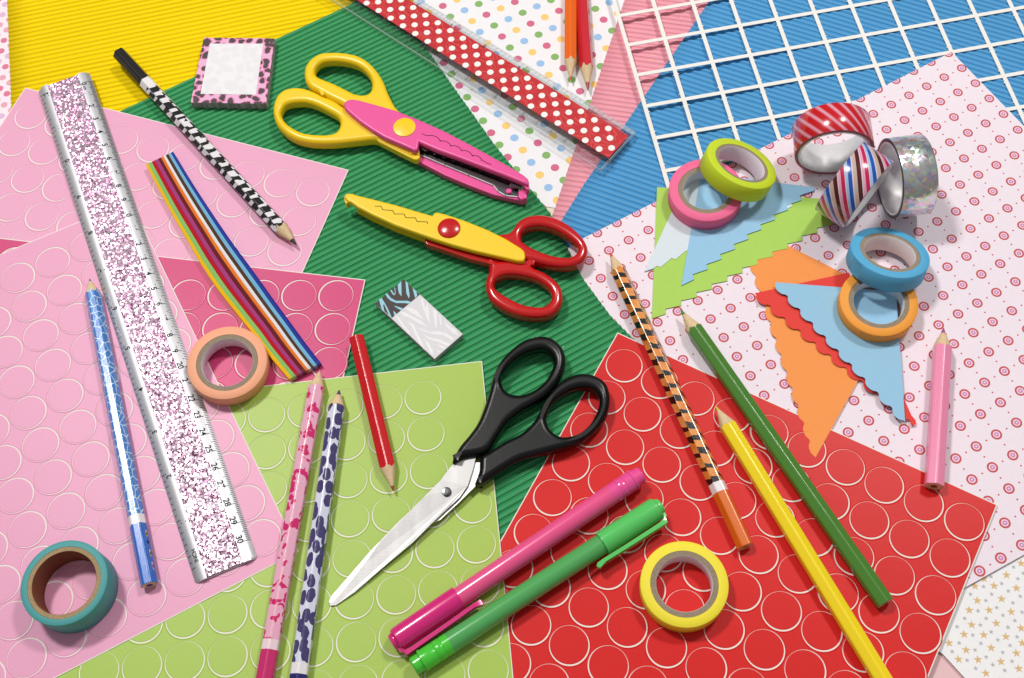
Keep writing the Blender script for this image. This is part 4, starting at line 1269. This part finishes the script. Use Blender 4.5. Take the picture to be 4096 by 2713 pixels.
# ================================================================== SCISSORS
PINKP = plastic('pink_plastic', rgb(238, 82, 158), 0.34, micro=0.12)
YELP = plastic('yellow_plastic', rgb(250, 210, 14), 0.34, micro=0.1)
REDP = plastic('red_plastic', rgb(200, 14, 18), 0.22, coat=0.3)
n = NT('black_plastic')
n.pr(col=vary(n, rgb(7, 7, 8), 0.1), rough=0.32, spec=0.35)
n.bump(n.noise(n.obj(), 900.0, 3.0, 0.6).outputs[0], 0.12, 0.0003)
BLKP = n.m
n = NT('polished_steel')
bn_ = n.noise(n.n('Mapping', {0: n.obj(), 2: (0, 0, 0.75), 3: (120, 30, 1)}).outputs[0], 2.0, 3.0).outputs[0]
n.pr(col=n.mix(bn_, rgb(150, 149, 149, 1), rgb(176, 175, 174, 1)), metal=1.0, rough=0.46)
n.bump(n.noise(n.n('Mapping', {0: n.obj(), 2: (0, 0, 0.75), 3: (60, 900, 1)}).outputs[0], 2.0, 2.0).outputs[0], 0.05, 0.0003)
STEEL = n.m
n = NT('dark_steel'); n.pr(col=rgb(112, 112, 114, 1), metal=1.0, rough=0.25); DSTEEL = n.m

zg = 0.39                      # top of the green corrugated paper
# --- pink and yellow craft scissors
q8 = lambda pts, z: GP(Q(1050, 180, 2.0591, pts), z)
t1 = thing('craft_scissors', 'pink craft scissors with yellow handles, jaws slightly open', 'scissors', (*q8([(1100, 650)], zg)[0], zg))
mb = MB()
zh0, zh1 = zg+0.12, zg+0.92
zm = zg+0.62
up_o = smooth_loop(q8([(1130, 600), (1090, 520), (1040, 420), (1000, 320), (950, 240), (880, 165), (790, 112), (680, 88), (560, 83), (470, 97), (400, 142), (360, 200), (350, 262), (362, 322), (400, 372), (470, 412), (560, 462), (670, 515), (800, 600), (950, 720)], zm))
up_i = smooth_loop(q8([(440, 250), (450, 208), (490, 172), (550, 157), (640, 157), (740, 175), (820, 212), (880, 272), (905, 335), (898, 395), (865, 428), (815, 433), (760, 422), (690, 388), (600, 343), (500, 303), (455, 280)], zm))
puffy(mb, [up_o, up_i], zh0+0.1, zh1+0.05, 0.27, 0, 5)
part(t1, 'handle', mb, [YELP])
mb = MB()
lo_o = smooth_loop(q8([(700, 540), (600, 480), (500, 435), (420, 398), (340, 372), (260, 367), (180, 386), (122, 440), (94, 520), (97, 600), (130, 680), (200, 750), (290, 798), (400, 823), (520, 830), (650, 824), (800, 808), (940, 800), (1100, 865), (1240, 935), (1262, 900), (1200, 800), (1000, 660), (850, 560)], zm))
lo_i = smooth_loop(q8([(160, 592), (166, 550), (192, 515), (240, 495), (300, 488), (370, 490), (450, 515), (540, 560), (618, 605), (643, 650), (633, 703), (600, 738), (540, 753), (440, 753), (340, 738), (262, 703), (192, 650)], zm))
puffy(mb, [lo_o, lo_i], zh0, zh1-0.02, 0.27, 0, 5)
step = q8([(1150, 850), (1290, 860), (1298, 928), (1278, 950), (1250, 950), (960, 805), (900, 740)], zg+0.75)
puffy(mb, [step], zg+0.35, zg+0.82, 0.06, 0, 3)
nub = q8([(462, 385), (478, 370), (512, 385), (512, 420), (490, 425)], zg+0.9)
puffy(mb, [nub], zg+0.5, zg+1.02, 0.05, 0, 2)
part(t1, 'handle', mb, [YELP])
mb = MB()
arm = q8([(1150, 850), (1320, 905), (1700, 1068), (1925, 1160), (1945, 1208), (2100, 1248), (2106, 1200), (2140, 1188), (2176, 1205), (2176, 1276), (2130, 1285), (1900, 1233), (1700, 1157), (1500, 1073), (1270, 953), (1100, 880)], zg+0.45)
puffy(mb, [arm], zg+0.02, zg+0.45, 0.06, 0, 3)
hook = q8([(2106, 1200), (2140, 1188), (2176, 1205), (2176, 1262), (2130, 1275), (2104, 1250)], zg+0.7)
puffy(mb, [hook], zg+0.1, zg+0.7, 0.08, 0, 3)
part(t1, 'lower_jaw', mb, [PINKP])
mb = MB()
zb_ = zg+0.5
wave = []
for k in range(11):
    x, y = 1340+(2090-1340)*k/10, 880+(1150-880)*k/10
    wave += [(x, y), (x+22, y-7), (x+50, y-4)]
bl_ = q8([(1250, 870), (1300, 900), (1500, 985), (1700, 1068), (1900, 1150), (1938, 1203), (2000, 1238), (2100, 1250), (2110, 1175)]+[(2130, 1130), (1300, 800)], zb_)
mb.prism(bl_, zb_-0.06, zb_)
part(t1, 'lower_blade', mb, [DSTEEL], smooth=False)
mb = MB()
strip(mb, q8([(1300, 903), (1500, 988), (1700, 1071), (1900, 1153), (1940, 1204), (2000, 1238), (2098, 1250)], zb_+0.02), 0.07, zb_+0.012)
part(t1, 'blade_edge', mb, [STEEL], smooth=False)
mb = MB()
bl2 = q8([(1290, 830), (1700, 970), (2140, 1150), (2130, 1190), (2030, 1160)]+[(x, y-4) for x, y in wave[::-1][3:]]+[(1300, 850)], zg+0.78)
mb.prism(bl2, zg+0.72, zg+0.78)
part(t1, 'upper_blade', mb, [DSTEEL], smooth=False)
for cx_0, cy_0 in ((2028, 1203), (2066, 1160)):
    mb = MB(); c = q8([(cx_0, cy_0)], zb_+0.1)[0]
    puffy(mb, [circle(c[0], c[1], 0.16, 20)], zb_-0.02, zb_+0.13, 0.04, 0, 2)
    part(t1, 'pin', mb, [PINKP])
mb = MB()
zt_ = zg+1.22
o = [(670, 510), (674, 480), (700, 459), (742, 452), (800, 461), (900, 488), (1100, 545), (1300, 625), (1500, 715), (1700, 820), (1900, 930), (2050, 1015), (2150, 1075), (2185, 1105), (2197, 1140), (2190, 1160), (2150, 1146), (2000, 1084), (1800, 1008), (1600, 932), (1450, 878), (1310, 818), (1290, 806), (1282, 860), (1268, 878), (1245, 876), (1150, 833), (1000, 768), (900, 708), (800, 638), (720, 570), (682, 534)]
puffy(mb, [q8(o, zt_-0.1)], zg+0.8, zt_, 0.13, 0, 5)
o2 = q8([(2140, 1100), (2190, 1115), (2197, 1150), (2196, 1195), (2178, 1195), (2140, 1150)], zg+0.95)
puffy(mb, [o2], zg+0.5, zg+1.0, 0.05, 0, 2)
part(t1, 'upper_jaw', mb, [PINKP])
mb = MB()
c = np.array(q8([(1169, 680)], zt_)[0]); rr = 0.62
N = 40
rings = [[(c[0]+r*math.cos(2*math.pi*k/N), c[1]+r*math.sin(2*math.pi*k/N), z) for k in range(N)] for r, z in ((rr, zt_-0.05), (rr, zt_+0.02), (rr*0.97, zt_+0.045), (rr*0.85, zt_+0.062), (rr*0.5, zt_+0.085), (rr*0.2, zt_+0.093))]
mb.loft(rings); mb.poly(rings[-1])
part(t1, 'rivet_cap', mb, [YELP])
mb = MB()
ln_ = []
for (xa, ya), (xb_, yb_) in zip([(1313, 730), (1378, 745), (1468, 790), (1555, 830), (1643, 868), (1733, 912), (1808, 947)], [(1378, 745), (1468, 790), (1555, 830), (1643, 868), (1733, 912), (1808, 947), (1885, 982)]):
    first_ = xa == 1313; last_ = xb_ == 1885
    for k in range(7):
        t = k/7; s_ = math.sin(math.pi*t)
        ln_.append((xa+(xb_-xa)*t+s_*5, ya+(yb_-ya)*t-(12*s_ if not first_ and not last_ else -10*s_)))
    ln_.append((xb_-4, yb_+6))
strip(mb, q8(ln_, zt_), 0.035, zt_+0.006)
part(t1, 'cut_pattern_print', mb, [BLACK_PRINT], smooth=False)

# --- yellow and red craft scissors
q7 = lambda pts, z: GP(Q(1300, 700, 2.1527, pts), z)
t2 = thing('craft_scissors', 'yellow craft scissors with red handles and a zigzag mark', 'scissors', (*q7([(1068, 560)], zg)[0], zg))
zt_ = zg+1.2
o = [(165, 192), (172, 170), (190, 160), (240, 160), (256, 170), (400, 206), (600, 256), (800, 316), (925, 352), (938, 332), (948, 324), (965, 323), (1030, 336), (1200, 392), (1400, 472), (1550, 546), (1690, 632), (1718, 660), (1726, 700), (1718, 735), (1698, 748), (1650, 744), (1500, 708), (1300, 662), (1100, 608), (950, 560), (800, 508), (600, 436), (400, 344), (280, 280), (222, 238), (205, 235), (190, 225)]
mb = MB()
puffy(mb, [q7(o, zt_-0.05)], zg+0.82, zt_, 0.12, 0, 5)
hook = q7([(163, 190), (205, 215), (212, 248), (190, 262), (172, 245)], zg+0.9)
puffy(mb, [hook], zg+0.55, zg+1.05, 0.06, 0, 3)
part(t2, 'upper_jaw', mb, [YELP])
mb = MB()
lowo = [(x, y) for x, y in o if x < 1560]
puffy(mb, [q7([(220, 235)]+[p for p in o if 390 < p[0] < 1560 and p[1] > 330 and p not in o[:22]][::-1]+[(1400, 480), (1200, 400), (900, 350), (400, 215)] if False else [(300, 190), (600, 262), (930, 360), (1200, 402), (1500, 530), (1600, 600), (1500, 700), (1400, 690), (1300, 660), (1100, 606), (950, 558), (800, 506), (600, 434), (400, 342), (260, 268)], zg+0.8)], zg+0.02, zg+0.32, 0.05, 0, 3)
puffy(mb, [q7([(300, 200), (600, 272), (900, 370), (900, 520), (800, 490), (600, 420), (400, 330), (270, 258)], zg+0.8)], zg+0.3, zg+0.66, 0.04, 0, 2)
part(t2, 'lower_jaw', mb, [YELP])
mb = MB()
zm = zg+0.62
up_o = smooth_loop(q7([(1450, 560), (1520, 532), (1580, 524), (1622, 488), (1660, 430), (1735, 382), (1850, 366), (1960, 385), (2080, 440), (2180, 520), (2242, 600), (2262, 668), (2242, 738), (2185, 788), (2090, 813), (1980, 808), (1880, 788), (1800, 768), (1700, 740), (1560, 660)], zm))
up_i = smooth_loop(q7([(1695, 580), (1692, 530), (1722, 490), (1782, 466), (1860, 462), (1950, 482), (2050, 530), (2130, 588), (2178, 642), (2168, 690), (2128, 722), (2060, 732), (1950, 714), (1850, 680), (1765, 640), (1714, 606)], zm))
puffy(mb, [up_o, up_i], zg+0.16, zg+1.0, 0.26, 0, 5)
part(t2, 'handle', mb, [REDP])
mb = MB()
lo_o = smooth_loop(q7([(1402, 742), (1460, 760), (1560, 752), (1660, 755), (1755, 775), (1800, 815), (1900, 860), (1980, 920), (2030, 982), (2046, 1060), (2030, 1138), (1970, 1208), (1880, 1238), (1750, 1238), (1620, 1208), (1500, 1148), (1422, 1080), (1388, 1000), (1388, 930), (1412, 850), (1416, 800), (1396, 768)], zm))
lo_i = smooth_loop(q7([(1458, 960), (1478, 912), (1532, 882), (1600, 872), (1700, 882), (1800, 907), (1888, 956), (1942, 1010), (1952, 1070), (1928, 1118), (1880, 1148), (1800, 1148), (1700, 1128), (1602, 1083), (1512, 1030), (1468, 990)], zm))
puffy(mb, [lo_o, lo_i], zg+0.1, zg+0.92, 0.26, 0, 5)
plate = q7([(862, 540), (1000, 580), (1300, 670), (1600, 740), (1720, 760), (1700, 800), (1560, 790), (1400, 760), (1250, 725), (1000, 640), (880, 600), (856, 578)], zg+0.75)
puffy(mb, [plate], zg+0.3, zg+0.76, 0.05, 0, 3)
stop = q7([(1700, 745), (1800, 700), (1812, 735), (1800, 770), (1775, 768), (1765, 800), (1720, 790)], zg+0.95)
puffy(mb, [stop], zg+0.45, zg+0.9, 0.07, 0, 3)
part(t2, 'handle', mb, [REDP])
mb = MB()
c = np.array(q7([(1068, 460)], zt_)[0]); rr = 0.6
rings = [[(c[0]+r*math.cos(2*math.pi*k/N), c[1]+r*math.sin(2*math.pi*k/N), z) for k in range(N)] for r, z in ((rr, zt_-0.05), (rr, zt_+0.02), (rr*0.96, zt_+0.06), (rr*0.8, zt_+0.1), (rr*0.5, zt_+0.14), (rr*0.2, zt_+0.158))]
mb.loft(rings); mb.poly(rings[-1])
part(t2, 'rivet_cap', mb, [REDP])
mb = MB()
strip(mb, q7([(430, 270), (482, 270), (497, 300), (583, 308), (598, 337), (680, 337), (697, 369), (778, 370), (793, 402), (880, 405), (882, 422)], zt_), 0.035, zt_+0.006)
part(t2, 'cut_pattern_print', mb, [BLACK_PRINT], smooth=False)

# --- black handled scissors
zl = 0.55
t3 = thing('scissors', 'steel scissors with black plastic handles on the lime sheet', 'scissors', (*G(1950, 1900, zl)[:2], zl))
piv = np.array([1786, 1966.]); tipx = np.array([1325, 2415.])
def zblade(u, v, z):
    q = ((np.array([u, v])-piv) @ (tipx-piv))/((tipx-piv) @ (tipx-piv))
    return z-0.42*max(0.0, q)
def blade(name, pts, z, mat, th=0.09, bevel=None):
    mb = MB()
    tp = [G(u, v, zblade(u, v, z)) for u, v in pts]
    if area2([p[:2] for p in tp]) < 0: tp = tp[::-1]
    a = [mb.vert(p-np.array([0, 0, th])) for p in tp]; b = [mb.vert(p) for p in tp]
    mb.face(b); mb.face(a[::-1])
    for i in range(len(tp)):
        j = (i+1) % len(tp); mb.face((a[i], a[j], b[j], b[i]))
    if bevel:
        bp = [G(u, v, zblade(u, v, z)+0.006) for u, v in bevel]
        if area2([p[:2] for p in bp]) < 0: bp = bp[::-1]
        mb.poly(bp, 1)
    return part(t3, name, mb, mat, smooth=False)
n = NT('ground_steel'); n.pr(col=rgb(196, 194, 194, 1), metal=1.0, rough=0.42); GSTEEL = n.m
zbl = 1.02
blade('lower_blade', [(1903, 1850), (1935, 1850), (1925, 1890), (1901, 1946), (1840, 2006), (1760, 2080), (1690, 2110), (1740, 2000), (1860, 1900)], zbl-0.12, [GSTEEL])
blade('upper_blade', [(1800, 1870), (1763, 1921), (1698, 1986), (1638, 2046), (1591, 2090), (1484, 2202), (1396, 2304), (1326, 2383), (1315, 2407), (1321, 2423), (1344, 2421), (1419, 2369), (1535, 2267), (1652, 2169), (1726, 2095), (1800, 2026), (1838, 1990), (1870, 1944), (1891, 1879), (1906, 1820), (1850, 1820)], zbl, [STEEL, GSTEEL],
      bevel=[(1520, 2165), (1484, 2202), (1396, 2304), (1327, 2383), (1316, 2407), (1328, 2414), (1400, 2330), (1484, 2222)])
mb = MB()
c = G(1786, 1966, zbl+0.05)
rings = [[(c[0]+r*math.cos(2*math.pi*k/N), c[1]+r*math.sin(2*math.pi*k/N), z) for k in range(N)] for r, z in ((0.22, zbl-0.02), (0.22, zbl+0.05), (0.195, zbl+0.075), (0.1, zbl+0.085))]
mb.loft(rings); mb.poly(rings[-1])
part(t3, 'screw', mb, [DSTEEL])
zm = 0.95
mb = MB()
ho = smooth_loop(GP([(1812, 1858), (1838, 1800), (1880, 1748), (1912, 1702), (1936, 1646), (1957, 1581), (1973, 1520), (2000, 1460), (2047, 1408), (2100, 1371), (2158, 1356), (2205, 1363), (2241, 1391), (2260, 1430), (2260, 1474), (2246, 1515), (2222, 1553), (2177, 1599), (2130, 1629), (2085, 1655), (2030, 1700), (1992, 1755), (1955, 1810), (1915, 1828), (1861, 1838)], zm), 6)
hi = smooth_loop(GP([(2005, 1515), (2008, 1543), (2021, 1571), (2053, 1588), (2093, 1588), (2140, 1569), (2182, 1533), (2208, 1488), (2215, 1455), (2204, 1428), (2177, 1410), (2140, 1412), (2098, 1427), (2056, 1456), (2022, 1492)], zm), 6)
puffy(mb, [ho, hi], 0.58, 1.42, 0.3, 0, 6)
part(t3, 'handle', mb, [BLKP])
mb = MB()
ho = smooth_loop(GP([(1924, 1837), (1960, 1812), (2024, 1772), (2090, 1738), (2140, 1688), (2165, 1640), (2186, 1599), (2214, 1562), (2251, 1530), (2298, 1507), (2344, 1502), (2391, 1516), (2424, 1543), (2438, 1585), (2437, 1632), (2419, 1683), (2382, 1730), (2335, 1767), (2279, 1795), (2209, 1814), (2140, 1832), (2079, 1850), (2024, 1881), (1968, 1917), (1925, 1944), (1902, 1944), (1906, 1925), (1918, 1890)], zm), 6)
hi = smooth_loop(GP([(2189, 1665), (2187, 1692), (2201, 1725), (2233, 1750), (2270, 1754), (2317, 1740), (2358, 1706), (2385, 1660), (2397, 1618), (2390, 1586), (2368, 1566), (2335, 1560), (2289, 1569), (2247, 1592), (2209, 1625)], zm), 6)
puffy(mb, [ho, hi], 0.55, 1.36, 0.3, 0, 6)
part(t3, 'handle', mb, [BLKP])
